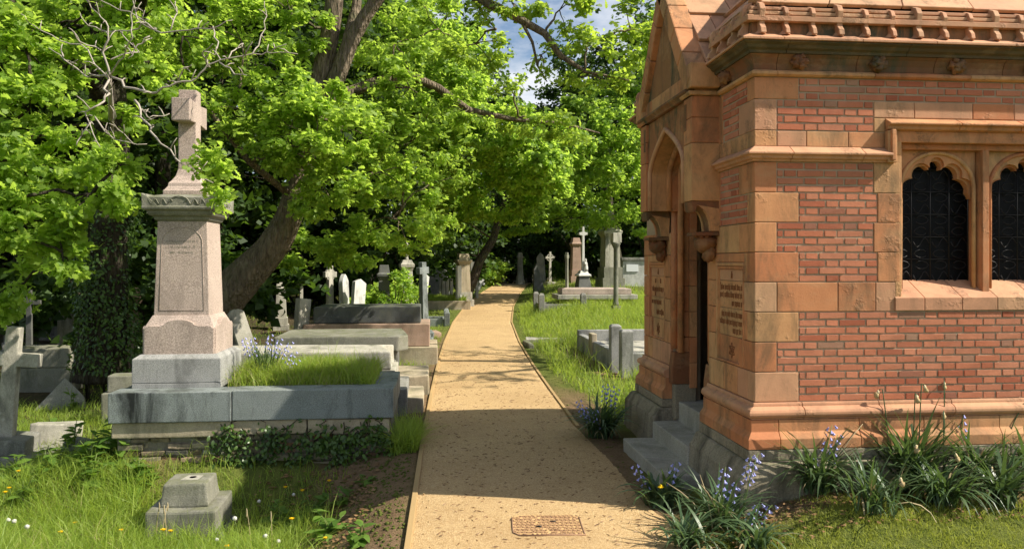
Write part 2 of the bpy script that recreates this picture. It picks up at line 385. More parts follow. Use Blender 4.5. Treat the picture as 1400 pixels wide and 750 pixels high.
# path surface
ys = axis([(-5.5, 3, .4), (3, 12, .06), (12, 24, .15), (24, 60, .5)]); w = np.linspace(0, 1, 29)
YY, WW = np.meshgrid(ys, w, indexing='ij')
XX = pxl(YY) + .012 + WW * (PW + .015 + .04 * np.sin(YY * 1.9) * (WW > .97) + .25 * (WW) * (1 - sst(5.3, 7.2, YY)) * .0)
XX = XX + (WW ** 6) * (.22 * (1 - sst(4.6, 6.0, YY)) + .10 * (1 - sst(6.5, 9, YY)))
ZZ = pz(YY) + .012 * (1 - (2 * WW - 1) ** 2) + rng.normal(0, .0012, YY.shape) + .004 - .02 * (WW > .99)
n1, n2 = YY.shape; ii = np.arange((n1 - 1) * (n2 - 1)); r_, c_ = ii // (n2 - 1), ii % (n2 - 1)
F = np.stack([r_ * n2 + c_, r_ * n2 + c_ + 1, (r_ + 1) * n2 + c_ + 1, (r_ + 1) * n2 + c_], 1)
setp(link('path', npmesh('path', np.stack([XX, YY, ZZ], -1), F, True), M['path']), kind='structure')
def edging(side, y0, y1):
    yy = np.arange(y0, y1, .25); mb = MB(); xs = pxl(yy) + (0 if side < 0 else PW + .01)
    pth = [(x, y, float(pz(y))) for x, y in zip(xs, yy)]
    mb.sweep(pth, [(-.012, -.14), (.030, -.14), (.030, .024), (-.012, .026)] if side < 0 else [(-.02, -.14), (.02, -.14), (.02, .021), (-.02, .021)])
    setp(mb.build('path_edging', M['timber'], bev=.003, seg=1), kind='structure')
edging(-1, -4, 45); edging(1, 8.6, 45)
# loose litter on the path: twigs, catkins
def bits(name, n, fx, fy, mat, lo, hi, wd, keep=None):
    x = fx(n); y = fy(n)
    if keep is not None:
        kx = keep(x, y); x, y = x[kx], y[kx]
    n = len(x); z = (np.where((x > pxl(y)) & (x < pxl(y) + PW), pz(y) + .014, gz(x, y) + .012)) + rng.uniform(0, .006, n)
    a = rng.normal(0, .6, n); L = rng.uniform(lo, hi, n); W = rng.uniform(wd * .6, wd * 1.4, n)
    dx, dy = np.cos(a) * L / 2, np.sin(a) * L / 2; px, py = -np.sin(a) * W / 2, np.cos(a) * W / 2
    zt = rng.uniform(-.004, .010, (4, n))
    V = np.stack([np.stack([x - dx, y - dy, z + zt[0]], -1), np.stack([x + px, y + py, z + .006], -1), np.stack([x + dx, y + dy, z + zt[1]], -1), np.stack([x - px, y - py, z], -1)], 1)
    return setp(link(name, npmesh(name, V, np.arange(n * 4).reshape(n, 4)), mat), kind='stuff')
U = lambda a, b: (lambda n: rng.uniform(a, b, n))
def pathx(n): return rng.uniform(.02, 1.72, n)
bits('path_litter', 1500, pathx, lambda n: 4 + 12 * rng.uniform(0, 1, n) ** 1.5, M['litter'], .012, .055, .007, lambda x, y: x < pxl(y) + PW + .1)
bits('leaf_litter', 1600, U(-1.6, -.25), U(5.2, 7.6), M['litter'], .02, .06, .03, lambda x, y: (rng.uniform(0, 1, len(x)) < .55) & (pxl(y) - x > .35))
bits('leaf_litter', 420, U(1.7, 4.6), U(4.75, 5.3), M['litter'], .015, .05, .022)
def clods(name, n, fx, fy, lo, hi, mat, keep):
    x = fx(n); y = fy(n); k_ = keep(x, y); x, y = x[k_], y[k_]; n = len(x)
    z = np.where((x > pxl(y)) & (x < pxl(y) + PW), pz(y) + .012, gz(x, y)); s = rng.uniform(lo, hi, n) * rng.uniform(.5, 1.3, n)
    o = np.array([(1, 0, 0), (0, 1, 0), (-1, 0, 0), (0, -1, 0), (0, 0, .75), (0, 0, -.5)])
    V = np.stack([x, y, z], 1)[:, None] + o[None] * s[:, None, None] * rng.uniform(.6, 1.3, (n, 6, 1))
    f = np.array([(0, 1, 4), (1, 2, 4), (2, 3, 4), (3, 0, 4), (1, 0, 5), (2, 1, 5), (3, 2, 5), (0, 3, 5)])
    return setp(link(name, npmesh(name, V, ((np.arange(n) * 6)[:, None, None] + f[None]).reshape(-1, 3)), mat), kind='stuff')
clods('soil_clod', 2600, U(-1.5, -.2), U(4.8, 8.2), .006, .022, M['ground'], lambda x, y: (pxl(y) - x > .03) & (pxl(y) - x < .9))
clods('soil_clod', 900, U(1.5, 2.5), U(5.2, 12.5), .005, .016, M['ground'], lambda x, y: (x - pxl(y) - PW > .02) & (x - pxl(y) - PW < .4))
clods('loose_gravel', 2600, U(-.2, 1.9), U(4.2, 11), .003, .008, M['path'], lambda x, y: (np.minimum(x - pxl(y), pxl(y) + PW - x) > -.06) & (np.minimum(x - pxl(y), pxl(y) + PW - x) < .16))
# manhole cover lying flush in the path
def gpt(u, v, z=.016):
    d = (EYE - z) * FOC / (v - HOR); x, y = plan(u, d); return Vector((x, y, z))
o = thing('manhole_cover', 'cut-cornered iron manhole cover with a raised tread, set in the gravel path', 'manhole cover', (.82, 5.2, 0))
A, B, D_ = gpt(702, 732), gpt(800, 731), gpt(700, 704)
ex = (B - A); ex.z = 0; wx = ex.length; ex.normalize(); ey = Vector((-ex.y, ex.x, 0)); wy = (D_ - A).dot(ey)
def mh(p, q, z): v = A + ex * (p * wx) + ey * (q * wy); return (v.x, v.y, z)
outl = [(.10, 0), (1, 0), (1, .86), (.92, 1), (.06, 1), (0, .86), (0, .12)]
mb = MB(); n = len(outl)
mb.add([mh(p, q, .001) for p, q in outl] + [mh(p, q, .018) for p, q in outl], [tuple(range(n, 2 * n))] + [(i, (i + 1) % n, (i + 1) % n + n, i + n) for i in range(n)])
mb.build('cover_plate', M['dusty'], o, world=True)
mb = MB()
for i in range(30):
    for j in range(12):
        p, q = (i + .5 + (j % 2) * .5) / 31, (j + .6) / 12.6
        if p + q * .6 < .1 or random.random() < .07 or p > .97 or q > .95: continue
        c = Vector(mh(p, q, .018)); a = .5 if (i + j) % 2 else -.5
        e1 = (ex * math.cos(a) + ey * math.sin(a)) * .010; e2 = (-ex * math.sin(a) + ey * math.cos(a)) * .004
        q4 = [c - e1, c - e2, c + e1, c + e2]
        mb.add([tuple(x) for x in q4] + [tuple(x * 1 + Vector((0, 0, .006)) - (x - c) * .3) for x in q4], [(4, 5, 6, 7)] + [(k, (k + 1) % 4, (k + 1) % 4 + 4, k + 4) for k in range(4)])
mb.build('tread', M['rust'], o, world=True)
mb = MB(); pts = [mh(p, q, .019) for p, q in outl]
for i in (0, 1, 4, 5, 6):
    a, b = Vector(pts[i]), Vector(pts[(i + 1) % n])
    if i == 4: continue
    mb.tube([a, b], .0055, 6)
mb.build('rim', M['rust'], o, world=True)
for p, q in ((.34, .42), (.56, .66)):
    mb = MB(); mb.tube([mh(p, q, .02), mh(p + .07, q - .04, .021)], [.006, .012], 6); mb.build('lifting_hole', M['iron'], o, world=True)
# ------------------------------------------------------------------ the brick and terracotta mausoleum
BX0, BX1, BY0, BY1, BYC = 2.31, 6.72, 5.50, 8.50, 7.0
Q = .807; QH = .2167
maus = thing('mausoleum', 'small red brick and terracotta mausoleum with gabled portal, traceried window and carved cornice', 'mausoleum', (BX0, BY0, 0))
def part(mb, name, mat, parent=maus, **kw): return mb.build(name, mat, parent, world=True, **kw)
def cutpath(path, step, gap=.004, jit=.12):
    """cut a polyline into block-long pieces (corners stay inside a piece)"""
    pts = [Vector(p) for p in path]; seg = [(b - a).length for a, b in zip(pts, pts[1:])]
    acc = [0]
    for l in seg: acc.append(acc[-1] + l)
    tot = acc[-1]; cuts = [0]
    while cuts[-1] < tot - step * 1.3:
        c = cuts[-1] + step * random.uniform(1 - jit, 1 + jit)
        for a in acc[1:-1]:
            if abs(c - a) < .12: c = a + .16
        cuts.append(c)
    cuts.append(tot)
    def at(s):
        for i in range(len(seg)):
            if s <= acc[i + 1] + 1e-9: return pts[i].lerp(pts[i + 1], (s - acc[i]) / seg[i])
        return pts[-1]
    for a, b in zip(cuts, cuts[1:]):
        a2, b2 = a + gap / 2, b - gap / 2
        yield [at(a2)] + [pts[i] for i in range(1, len(pts) - 1) if a2 < acc[i] < b2] + [at(b2)]
def sweep_blocks(name, path, prof, mat, step=.45, bev=.004, gap=.004, parent=maus):
    mb = MB()
    for p in cutpath(path, step, gap): mb.sweep(p, prof)
    return part(mb, name, mat, parent, bev=bev, seg=2)
PER = [(BX0, 6.46, 0), (BX0, BY0, 0), (BX1, BY0, 0), (BX1, BY1, 0), (BX0, BY1, 0), (BX0, 7.54, 0)]
FULL = [(BX0, 6.21, 0), (BX0, BY0, 0), (BX1, BY0, 0), (BX1, BY1, 0), (BX0, BY1, 0), (BX0, 7.79, 0)]
sweep_blocks('plinth_moulding', PER, [(-.05, .805), (.012, .805), (.016, .79), (.016, .778), (.035, .772), (.055, .76), (.064, .742), (.064, .724), (.055, .708), (.038, .700), (.038, .690), (-.05, .690)], M['terra_pink'], .62)
sweep_blocks('plinth_course', PER, [(-.05, .688), (.046, .688), (.046, .604), (.078, .556), (.078, .484), (-.05, .484)], M['terra'], .55)
sweep_blocks('base_course', PER, [(-.05, .481), (.082, .481), (.085, .405), (-.05, .405)], M['base_stone'], .7, .008)
mb = MB()
for p in cutpath(PER, .95, .005): mb.sweep(p, [(-.05, .402), (.10, .402), (.118, .39), (.15, .33), (.17, .30), (.19, -.05), (.20, -.5), (-.05, -.5)])
part(mb, 'foundation', M['base_stone'], bev=.012, sub=1, rough=.012)
# ---- core walls (mortar shows between the bricks)
WX0, WX1, WZ0, WZ1 = 3.42, 5.57, 1.55, 2.72
mb = MB(); e = .0065
mb.box(BX0 + .03, BY0 + e, 0, WX0, BY0 + .3, 3.42).box(BX0 + e, BY0 + .02, 2.11, BX0 + .1, 6.21, 3.40).box(WX1, BY0 + e, 0, BX1 - e, BY0 + .3, 3.42)
mb.box(WX0, BY0 + e, 0, WX1, BY0 + .3, WZ0).box(WX0, BY0 + e, WZ1, WX1, BY0 + .3, 3.42)
mb.box(BX0 + .03, BY0 + .3, 0, BX0 + .3, 6.47, 3.42).box(BX0 + .03, 7.53, 0, BX0 + .3, BY1 - e, 3.42).box(BX0 + e, 6.47, 3.02, BX0 + .3, 7.53, 3.42)
mb.box(BX0 + .3, BY1 - .3, 0, BX1 - e, BY1 - e, 3.42).box(BX1 - .3, BY0 + .3, 0, BX1 - e, BY1 - .3, 3.42)
part(mb, 'mortar_wall', M['mortar'])
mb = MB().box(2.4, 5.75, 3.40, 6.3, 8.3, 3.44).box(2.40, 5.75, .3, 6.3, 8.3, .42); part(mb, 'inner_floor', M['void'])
# ---- bricks (Flemish bond)
bk = MB()
def bricks(a0, a1, z0, z1, face, ph=0):
    ch = QH / 4; n = max(1, round((z1 - z0) / ch)); h = (z1 - z0) / n; j = .0062
    for r in range(n):
        zb = z0 + r * h + j / 2; zt = z0 + (r + 1) * h - j / 2
        x = a0 - (0 if (r + ph) % 2 == 0 else .155); k = 0
        while x < a1 - .01:
            L = .206 if k % 2 == 0 else .100
            s0, s1 = max(x + j / 2, a0 + j / 2), min(x + L - j / 2, a1 - j / 2)
            x += L; k += 1
            if s1 - s0 < .018: continue
            o = random.gauss(0, .0016); t = random.gauss(0, .0012); q = .0045
            def v(a, z, dep):
                p = {'s': (a, BY0 + dep, z), 'w': (BX0 + dep, a, z)}[face]; return p
            vs = [v(s0, zb, .04), v(s1, zb, .04), v(s1, zt, .04), v(s0, zt, .04), v(s0 + q, zb + q + t, o), v(s1 - q, zb + q - t, o), v(s1 - q, zt - q, o + t), v(s0 + q, zt - q, o)]
            bk.add(vs, [(4, 5, 6, 7), (0, 1, 5, 4), (1, 2, 6, 5), (2, 3, 7, 6), (3, 0, 4, 7)])
qs, ql = .167, .333                              # quoin widths
rowz = lambda r: (Q + r * QH, Q + (r + 1) * QH)
longs = {0: 1, 1: 0, 2: 1, 4: 1, 5: 0, 6: 1, 7: 0}
def blk(name, x0, y0, z0, x1, y1, z1, mat='terra', bev=.006, parent=maus, jt=.002):
    return part(MB().box(x0 + jt, y0 + jt, z0 + jt, x1 - jt, y1 - jt, z1 - jt), name, M[mat], parent, bev=bev)
for r in (0, 1, 2, 4, 5, 6, 7):
    z0, z1 = rowz(r); q = ql if longs[r] else qs; qy = .14 if longs[r] else .30
    if r == 7: z1 = 2.545
    blk('quoin', BX0 - .002, BY0 - .002, z0, BX0 + q, BY0 + qy, z1, random.choice(['terra', 'terra', 'terra_pink']))
    blk('quoin', BX1 - q, BY0 - .002, z0, BX1 + .002, BY0 + qy, z1)
    if r < 3: bricks(BX0 + q, BX1 - q, z0, z1, 's', r)
    else:
        bricks(BX0 + q, 3.215 if r % 2 else 3.245, z0, z1, 's', r); bricks(5.775 if r % 2 else 5.745, BX1 - q, z0, z1, 's', r)
    if r >= 6: bricks(BY0 + qy, 6.19, z0, z1, 'w', r)
for (z0, z1, q, qy) in ((2.772, 2.998, qs, .30), (2.998, 3.157, ql, .14)):
    blk('quoin', BX0 - .002, BY0 - .002, z0, BX0 + q, BY0 + qy, z1, 'terra' if q == ql else 'terra_pink')
    blk('quoin', BX1 - q, BY0 - .002, z0, BX1 + .002, BY0 + qy, z1)
    bricks(BY0 + qy, 6.13, z0, z1, 'w')
bricks(BX0 + qs, 3.215, 2.772, 2.998, 's'); bricks(5.79, BX1 - qs, 2.772, 2.998, 's'); bricks(BX0 + ql, BX1 - ql, 2.998, 3.157, 's', 1)
blk('quoin', BX0 - .002, BY0 - .002, 2.655, BX0 + qs, BY0 + .16, 2.772, 'terra')
for a_, b_ in ((BY0 + .16, BY0 + .44), (BY0 + .44, 6.2)): blk('stone_band', BX0 - .002, a_, 2.655, BX0 + .1, b_, 2.772, 'terra')
for a_, b_ in ((5.70, 6.27), (7.73, 8.30)): blk('facing_block', BX0 - .001, a_, 1.817, BX0 + .2, b_, 1.889, 'terra')
for z0_, z1_ in ((2.108, 2.545), (2.772, 3.157)): blk('facing_block', BX0 - .0015, 6.13 if z0_ > 2.6 else 6.19, z0_, BX0 + .2, 6.24 if z0_ > 2.6 else 6.46, z1_, 'terra')
part(bk, 'brick_wall', M['brick'])
# ---- stone bands on the south face
mb = MB()
def band(xs, z0, z1, y=BY0 - .002, dep=.1):
    for a, b in zip(xs, xs[1:]): part(MB().box(a + .003, y + random.uniform(0, .002), z0 + .003, b - .003, y + dep, z1 - .003), 'stone_band', M[random.choice(['terra', 'terra', 'terra_pink'])], bev=.005)
band([2.477, 2.94, 3.23, 3.40], *rowz(3)); band([5.59, 5.78, 6.2, 6.553], *rowz(3))
band([2.477, 2.70, 3.02, 3.30], 2.655, 2.772); band([5.69, 6.1, 6.553], 2.655, 2.772)
band([3.215, 3.53, 3.99, 4.32, 4.66, 5.05, 5.4, 5.79], 2.875, 2.998)
band([3.215, 3.305], 2.772, 2.875); band([5.685, 5.79], 2.772, 2.875)
mb = MB()
for r in (4, 5, 6, 7):
    z0, z1 = rowz(r); w = 3.215 if r % 2 else 3.245
    part(MB().box(w + .002, BY0 - .002, z0 + .002, 3.418, BY0 + .1, (2.55 if r == 7 else z1) - .002), 'window_jamb_stone', M['terra'], bev=.005); part(MB().box(5.572, BY0 - .002, z0 + .002, (5.775 if r % 2 else 5.745) - .002, BY0 + .1, (2.55 if r == 7 else z1) - .002), 'window_jamb_stone', M['terra'], bev=.005)
blk('quoin', BX0 - .002, BY0 - .002, *[rowz(3)[0]], BX0 + qs, BY0 + .2, rowz(3)[1], 'terra_pink')
# ---- string course and hood mould
STR = [(-.03, 2.657), (.0, 2.657), (.072, 2.607), (.072, 2.594), (.05, 2.584), (.042, 2.566), (.022, 2.558), (.018, 2.547), (-.03, 2.547)]
sweep_blocks('string_course', [(BX0, 6.20, 0), (BX0, BY0, 0), (3.33, BY0, 0)], STR, M['terra_pink'], .5, .003)
sweep_blocks('string_course', [(5.66, BY0, 0), (BX1, BY0, 0), (BX1, BY1, 0)], STR, M['terra_pink'], .5, .003)
mb = MB()
HP = [(-.03, 2.873), (.0, 2.873), (.07, 2.835), (.07, 2.822), (.045, 2.812), (.038, 2.79), (.012, 2.782), (-.03, 2.782)]
for p in cutpath([(3.302, BY0, 0), (5.688, BY0, 0)], .55): mb.sweep(p, HP)
for xa, xb in ((3.300, 3.372), (5.618, 5.69)):
    mb.box(xa, BY0 - .045, 2.545, xb, BY0 + .03, 2.78); mb.box(xa + .02, BY0 - .066, 2.56, xb - .02, BY0, 2.785)
part(mb, 'hood_mould', M['terra'], bev=.006)
# ---- window
win = part(MB().box(WX0 - .04, BY0 - .001, 1.56, WX0 + .012, BY0 + .12, 2.785).box(WX1 - .012, BY0 - .001, 1.56, WX1 + .04, BY0 + .12, 2.785)
           .box(WX0 - .04, BY0 - .0015, 2.70, WX1 + .04, BY0 + .12, 2.783), 'window', M['terra'], bev=.006)
mb = MB()                                         # inner chamfered order
mb.box(WX0 + .0, BY0 + .055, 1.57, WX0 + .055, BY0 + .2, 2.70).box(WX1 - .055, BY0 + .055, 1.57, WX1, BY0 + .2, 2.70).box(WX0, BY0 + .054, 2.655, WX1, BY0 + .2, 2.705)
part(mb, 'window_frame', M['terra'], win, bev=.014)
LW = [(3.475, 4.085), (4.19, 4.80), (4.905, 5.515)]
for a, b in ((4.085, 4.19), (4.80, 4.905)):
    m_ = (a + b) / 2
    part(MB().prism([(a + .012, BY0 + .20), (a + .012, BY0 + .13), (m_ - .026, BY0 + .055), (m_ + .026, BY0 + .055), (b - .012, BY0 + .13), (b - .012, BY0 + .20)], 1.57, 2.66, 'z'), 'mullion', M['terra'], win, bev=.004)
for a, b in LW:
    c = (a + b) / 2; w = (b - a) / 2; zs = 2.36
    circ = [(0, .172, .064), (-.128, .098, .084), (.128, .098, .084), (-.205, -.035, .095), (.205, -.035, .095)]
    inner = []
    for i in range(73):
        th = math.pi * (1.06 - 1.12 * i / 72); dx, dz = math.cos(th), math.sin(th); best = .10
        for px, pzz, rr in circ:
            pr = dx * px + dz * pzz; disc = pr * pr - (px * px + pzz * pzz - rr * rr)
            if disc > 0: best = max(best, pr + math.sqrt(disc))
        best *= .9 - .10 * max(0, dz); inner.append((c + dx * best, zs + .035 + dz * best))
    inner = [(max(a + .012, min(b - .012, x)), z) for x, z in inner]
    outer = [(b, zs - .06), (b, 2.66), (a, 2.66), (a, zs - .06)]
    pl = [outer[3]] + [(a + .012, zs - .06)] + inner + [(b - .012, zs - .06)] + outer[:3]
    tr = MB().prism(pl, BY0 + .135, BY0 + .19, 'y')
    part(tr, 'tracery', M['terra'], win)
    inner2 = [(c + (x - c) * 1.13, zs + .035 + (z - zs - .035) * 1.13) for x, z in inner]
    inner2 = [(max(a + .004, min(b - .004, x)), min(z, 2.65)) for x, z in inner2]
    pl = [(a, zs - .06), (a + .004, zs - .06)] + inner2 + [(b - .004, zs - .06), (b, zs - .06), (b, 2.66), (a, 2.66)]
    part(MB().prism(pl, BY0 + .108, BY0 + .137, 'y'), 'tracery', M['terra'], win)
    arc = [(c - (w - .012) * math.cos(t), BY0 + .105, zs + .02 + (2.64 - zs - .02) * math.sin(t)) for t in np.linspace(0, math.pi, 25)]
    part(MB().tube([(c - w + .012, BY0 + .105, 1.60)] + arc + [(c + w - .012, BY0 + .105, 1.60)], .016, 8), 'arch_moulding', M['terra'], win)
    g = MB()
    cw = (b - a) / 4; rows = 11; rh = (2.60 - 1.66) / rows
    for i in range(4):
        for j in range(rows):
            x0, z0 = a + i * cw + cw / 2, 1.67 + j * rh
            s = 1 if (j % 2) else -1
            pts = [(x0 + s * cw * .38 * math.cos(t * 1.0) * (1 - .25 * abs(t) / 3), BY0 + .185, z0 + rh * .5 + rh * .36 * math.sin(t)) for t in np.linspace(-2.6, 2.6, 9)] if j % 3 else \
                  [(x0 + cw * .42 * (t / 3), BY0 + .185, z0 + rh * .5 + rh * .42 * math.sin(t * 1.1)) for t in np.linspace(-3, 3, 9)]
            g.tube(pts, .0042, 4)
    for i in range(5): g.tube([(a + i * cw, BY0 + .19, 1.6), (a + i * cw, BY0 + .19, 2.62)], .005, 4)
    for j in range(0, rows + 1, 2): g.tube([(a, BY0 + .19, 1.67 + j * rh), (b, BY0 + .19, 1.67 + j * rh)], .004, 4)
    part(g, 'grille', M['iron'], win)
part(MB().box(WX0, BY0 + .215, 1.5, WX1, BY0 + .225, 2.75), 'glazing', M['glass'], win)
mb = MB(); xs = [3.375, 3.605, 3.90, 4.18, 4.46, 4.75, 5.05, 5.33, 5.615]
for a, b in zip(xs, xs[1:]):
    mb.prism([(BY0 - .012, 1.463), (BY0 + .2, 1.463), (BY0 + .2, 1.685), (BY0 + .19, 1.68), (BY0 - .012, 1.558)], a + .002, b - .002, 'x')
part(mb, 'sill', M['terra_pink'], win, bev=.004)
# ---- cornice, frieze, eaves
sweep_blocks('cornice', [(BX0, 6.16, 0)] + FULL[1:-1] + [(BX0, 7.84, 0)], [(-.05, 3.158), (.016, 3.160), (.034, 3.172), (.034, 3.190), (.012, 3.206), (-.05, 3.206)], M['terra'], .7, .002)
sweep_blocks('frieze', FULL, [(-.05, 3.208), (.008, 3.208), (.012, 3.25), (.03, 3.29), (.052, 3.312), (-.05, 3.312)], M['terra_dark'], .55, .002)  # stained terracotta; its dark tone also carries the shade under the eave
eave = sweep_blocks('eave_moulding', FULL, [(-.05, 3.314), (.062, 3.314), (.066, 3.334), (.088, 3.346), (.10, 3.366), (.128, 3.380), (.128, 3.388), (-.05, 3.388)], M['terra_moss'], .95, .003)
sweep_blocks('sunlit_eave_lip', FULL, [(-.05, 3.391), (.142, 3.391), (.142, 3.408), (.06, 3.45), (-.05, 3.462)], M['terra_pink'], .62, .003)  # paler top of the eave moulding: sunlight on the lip put into colour
def lump(mb, c, r, n=3, amp=.3, fr=9.):
    bm = bmesh.new(); bmesh.ops.create_icosphere(bm, subdivisions=n, radius=1)
    for v in bm.verts:
        d = v.co.copy(); k_ = 1 + amp * mnoise.noise(d * fr * .35 + Vector(c)) + amp * .8 * mnoise.noise(d * fr + Vector(c) * 3)
        v.co = Vector((c[0] + d.x * r[0] * k_, c[1] + d.y * r[1] * k_, c[2] + d.z * r[2] * k_))
    bm.verts.index_update(); mb.add([v.co for v in bm.verts], [tuple(v.index for v in f.verts) for f in bm.faces], True); bm.free()
for i, xb in enumerate([2.63, 3.23, 3.84, 4.45, 5.06, 5.67, 6.28]):
    mb = MB(); lump(mb, (xb, BY0 - .03, 3.265), (.058, .045, .052), 3, .55, 11)
    for t in range(5): lump(mb, (xb + .042 * math.cos(t * 1.257 + i), BY0 - .05, 3.265 + .036 * math.sin(t * 1.257 + i)), (.022, .022, .02), 2, .4, 7)
    part(mb, 'carved_boss', M['terra_dark'])
mb = MB(); lump(mb, (BX0 - .03, 5.98, 3.265), (.05, .07, .055), 3, .5, 10); part(mb, 'carved_boss', M['terra_dark'])
# pierced cresting above the eaves
def cresting(p0, p1, dz=0., e0=0., e1=0., name='cresting'):
    a, b = Vector(p0), Vector(p1); L = (b - a).length; t = (b - a) / L; nrm = Vector((t.y, -t.x, 0))
    def pt(s, o, z): p = a + t * s + nrm * o; return (p.x, p.y, z + dz)
    mb = MB()
    def bar(s0, s1, o0, z0, o1, z1):
        mb.add([pt(s, o, z) for z in (z0, z1) for o in (o0, o1) for s in (s0, s1)], [(0, 2, 3, 1), (4, 5, 7, 6), (0, 1, 5, 4), (1, 3, 7, 5), (3, 2, 6, 7), (2, 0, 4, 6)])
    n = round(L / .2); st = L / n
    part(MB().add([pt(s, o, z) for s in (-e0 * .6, L + e1 * .6) for o, z in ((.055, 3.44), (.02, 3.66), (-.05, 3.66), (-.05, 3.44))], [(0, 1, 2, 3), (4, 7, 6, 5), (0, 4, 5, 1), (1, 5, 6, 2), (2, 6, 7, 3), (3, 7, 4, 0)]), 'parapet', M['terra_mottle'])
    bar(-e0, L + e1, .03, 3.586, .070, 3.612); bar(-e0 - .02, L + e1 + .02, .04, 3.535, .092, 3.574); bar(-e0 + .02, L + e1 - .02, .0, 3.624, .055, 3.648)
    top = part(mb, name, M['terra_pink'], bev=.004)
    for i in range(n + 1):
        mb = MB(); s = min(max(i * st, .02), L - .02); w = .015 if i % 3 else .020; zt = 3.665 if i % 3 else 3.69
        prof = [(.02, zt), (.075, zt - .025), (.098, zt - .07), (.088, 3.55), (.082, 3.515), (.108, 3.485), (.118, 3.445), (.0, 3.44)]
        m = len(prof); vs = [pt(s - w, o, z) for o, z in prof] + [pt(s + w, o, z) for o, z in prof]
        tmp = MB().prism(prof, 0, 1, 'z'); 
        fs = [f for f in tmp.f]
        vs = [pt(s - w + 2 * w * p[2], p[0], p[1]) for p in tmp.v]
        mb.add(vs, fs)
        # little triangular weathering at the foot of every post
        mb.add([pt(s - .05, .056, 3.446), pt(s + .05, .056, 3.446), pt(s, .125, 3.436), pt(s, .056, 3.50)], [(0, 1, 2), (0, 2, 3), (2, 1, 3), (0, 3, 1)])
        part(mb, 'bracket', M['terra_pink'], top, bev=.004)
cresting((BX0 + .0, BY0 + .0, 0), (BX1, BY0, 0), 0., .07, .07); cresting((BX0, 6.18, 0), (BX0, BY0, 0), .004, 0., .066); cresting((BX0, BY1, 0), (BX0, 7.82, 0), .004, .066, 0.)
# ---- roof: large stone-coloured tiles in courses
def tiles(mb, a0, a1, b0, b1, rows, tw, th=.03, skip=0):
    a0, a1, b0, b1 = map(Vector, (a0, a1, b0, b1)); n = ((a1 - a0).cross(b0 - a0)).normalized()
    if n.z < 0: n = -n
    for r in range(rows):
        f0, f1 = r / rows, (r + 1) / rows
        l0, l1 = a0.lerp(b0, f0), a1.lerp(b1, f0); u0, u1 = a0.lerp(b0, min(1, f1 + .06)), a1.lerp(b1, min(1, f1 + .06))
        L = (l1 - l0).length; m = max(1, round(L / tw)); off = (r % 2) * .5
        cuts = sorted(set([0.] + [min(1, max(0, (k_ + off) / m + random.uniform(-.02, .02) / m)) for k_ in range(m + 1)] + [1.]))
        for c0, c1 in zip(cuts, cuts[1:]):
            if c1 - c0 < .02: continue
            g = .003 / max(L, .3); q0, q1 = c0 + g, c1 - g; dz = random.uniform(-.004, .004)
            lo = n * (th * 1.5 + dz); hi = n * (th * .35 + dz)
            v = [l0.lerp(l1, q0), l0.lerp(l1, q1), u0.lerp(u1, q1), u0.lerp(u1, q0)]
            top = [v[0] + lo, v[1] + lo, v[2] + hi, v[3] + hi]; bot = [v[0] + lo - n * th, v[1] + lo - n * th, v[2] + hi - n * th, v[3] + hi - n * th]
            mb.add([tuple(p) for p in bot + top], [(0, 3, 2, 1), (4, 5, 6, 7), (0, 1, 5, 4), (1, 2, 6, 5), (2, 3, 7, 6), (3, 0, 4, 7)])
E0, E1, F0, F1, EZ = BX0 - .0, BX1 + .0, BY0 + .0, BY1 - .0, 3.66
RZ = EZ + 1.5 * 1.10
mb = MB()
tiles(mb, (E0, F0, EZ), (E1, F0, EZ), (E0 + 1.5, BYC, RZ), (E1 - 1.5, BYC, RZ), 6, .55)
tiles(mb, (E1, F1, EZ), (E0, F1, EZ), (E1 - 1.5, BYC, RZ), (E0 + 1.5, BYC, RZ), 6, .55)
tiles(mb, (E0, F1, EZ), (E0, F0, EZ), (E0 + 1.5, BYC, RZ), (E0 + 1.5, BYC, RZ), 6, .55)
tiles(mb, (E1, F0, EZ), (E1, F1, EZ), (E1 - 1.5, BYC, RZ), (E1 - 1.5, BYC, RZ), 6, .55)
roof = part(mb, 'roof', M['terra_pink'], bev=.004, seg=1)
mb = MB()
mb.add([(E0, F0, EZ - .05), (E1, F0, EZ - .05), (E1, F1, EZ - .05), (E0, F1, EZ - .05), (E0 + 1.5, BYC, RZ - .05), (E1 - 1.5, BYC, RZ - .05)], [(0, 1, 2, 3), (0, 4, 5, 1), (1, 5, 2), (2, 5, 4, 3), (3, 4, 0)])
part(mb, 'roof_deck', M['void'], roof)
mb = MB(); mb.tube([(E0 + 1.5, BYC, RZ + .03), (E1 - 1.5, BYC, RZ + .03)], .06, 8)
for a, b in (((E0, F0), (E0 + 1.5, BYC)), ((E0, F1), (E0 + 1.5, BYC)), ((E1, F0), (E1 - 1.5, BYC)), ((E1, F1), (E1 - 1.5, BYC))):
    mb.tube([(a[0], a[1], EZ + .03), (b[0], b[1], RZ + .03)], .05, 8)
part(mb, 'ridge_tile', M['terra'], roof)
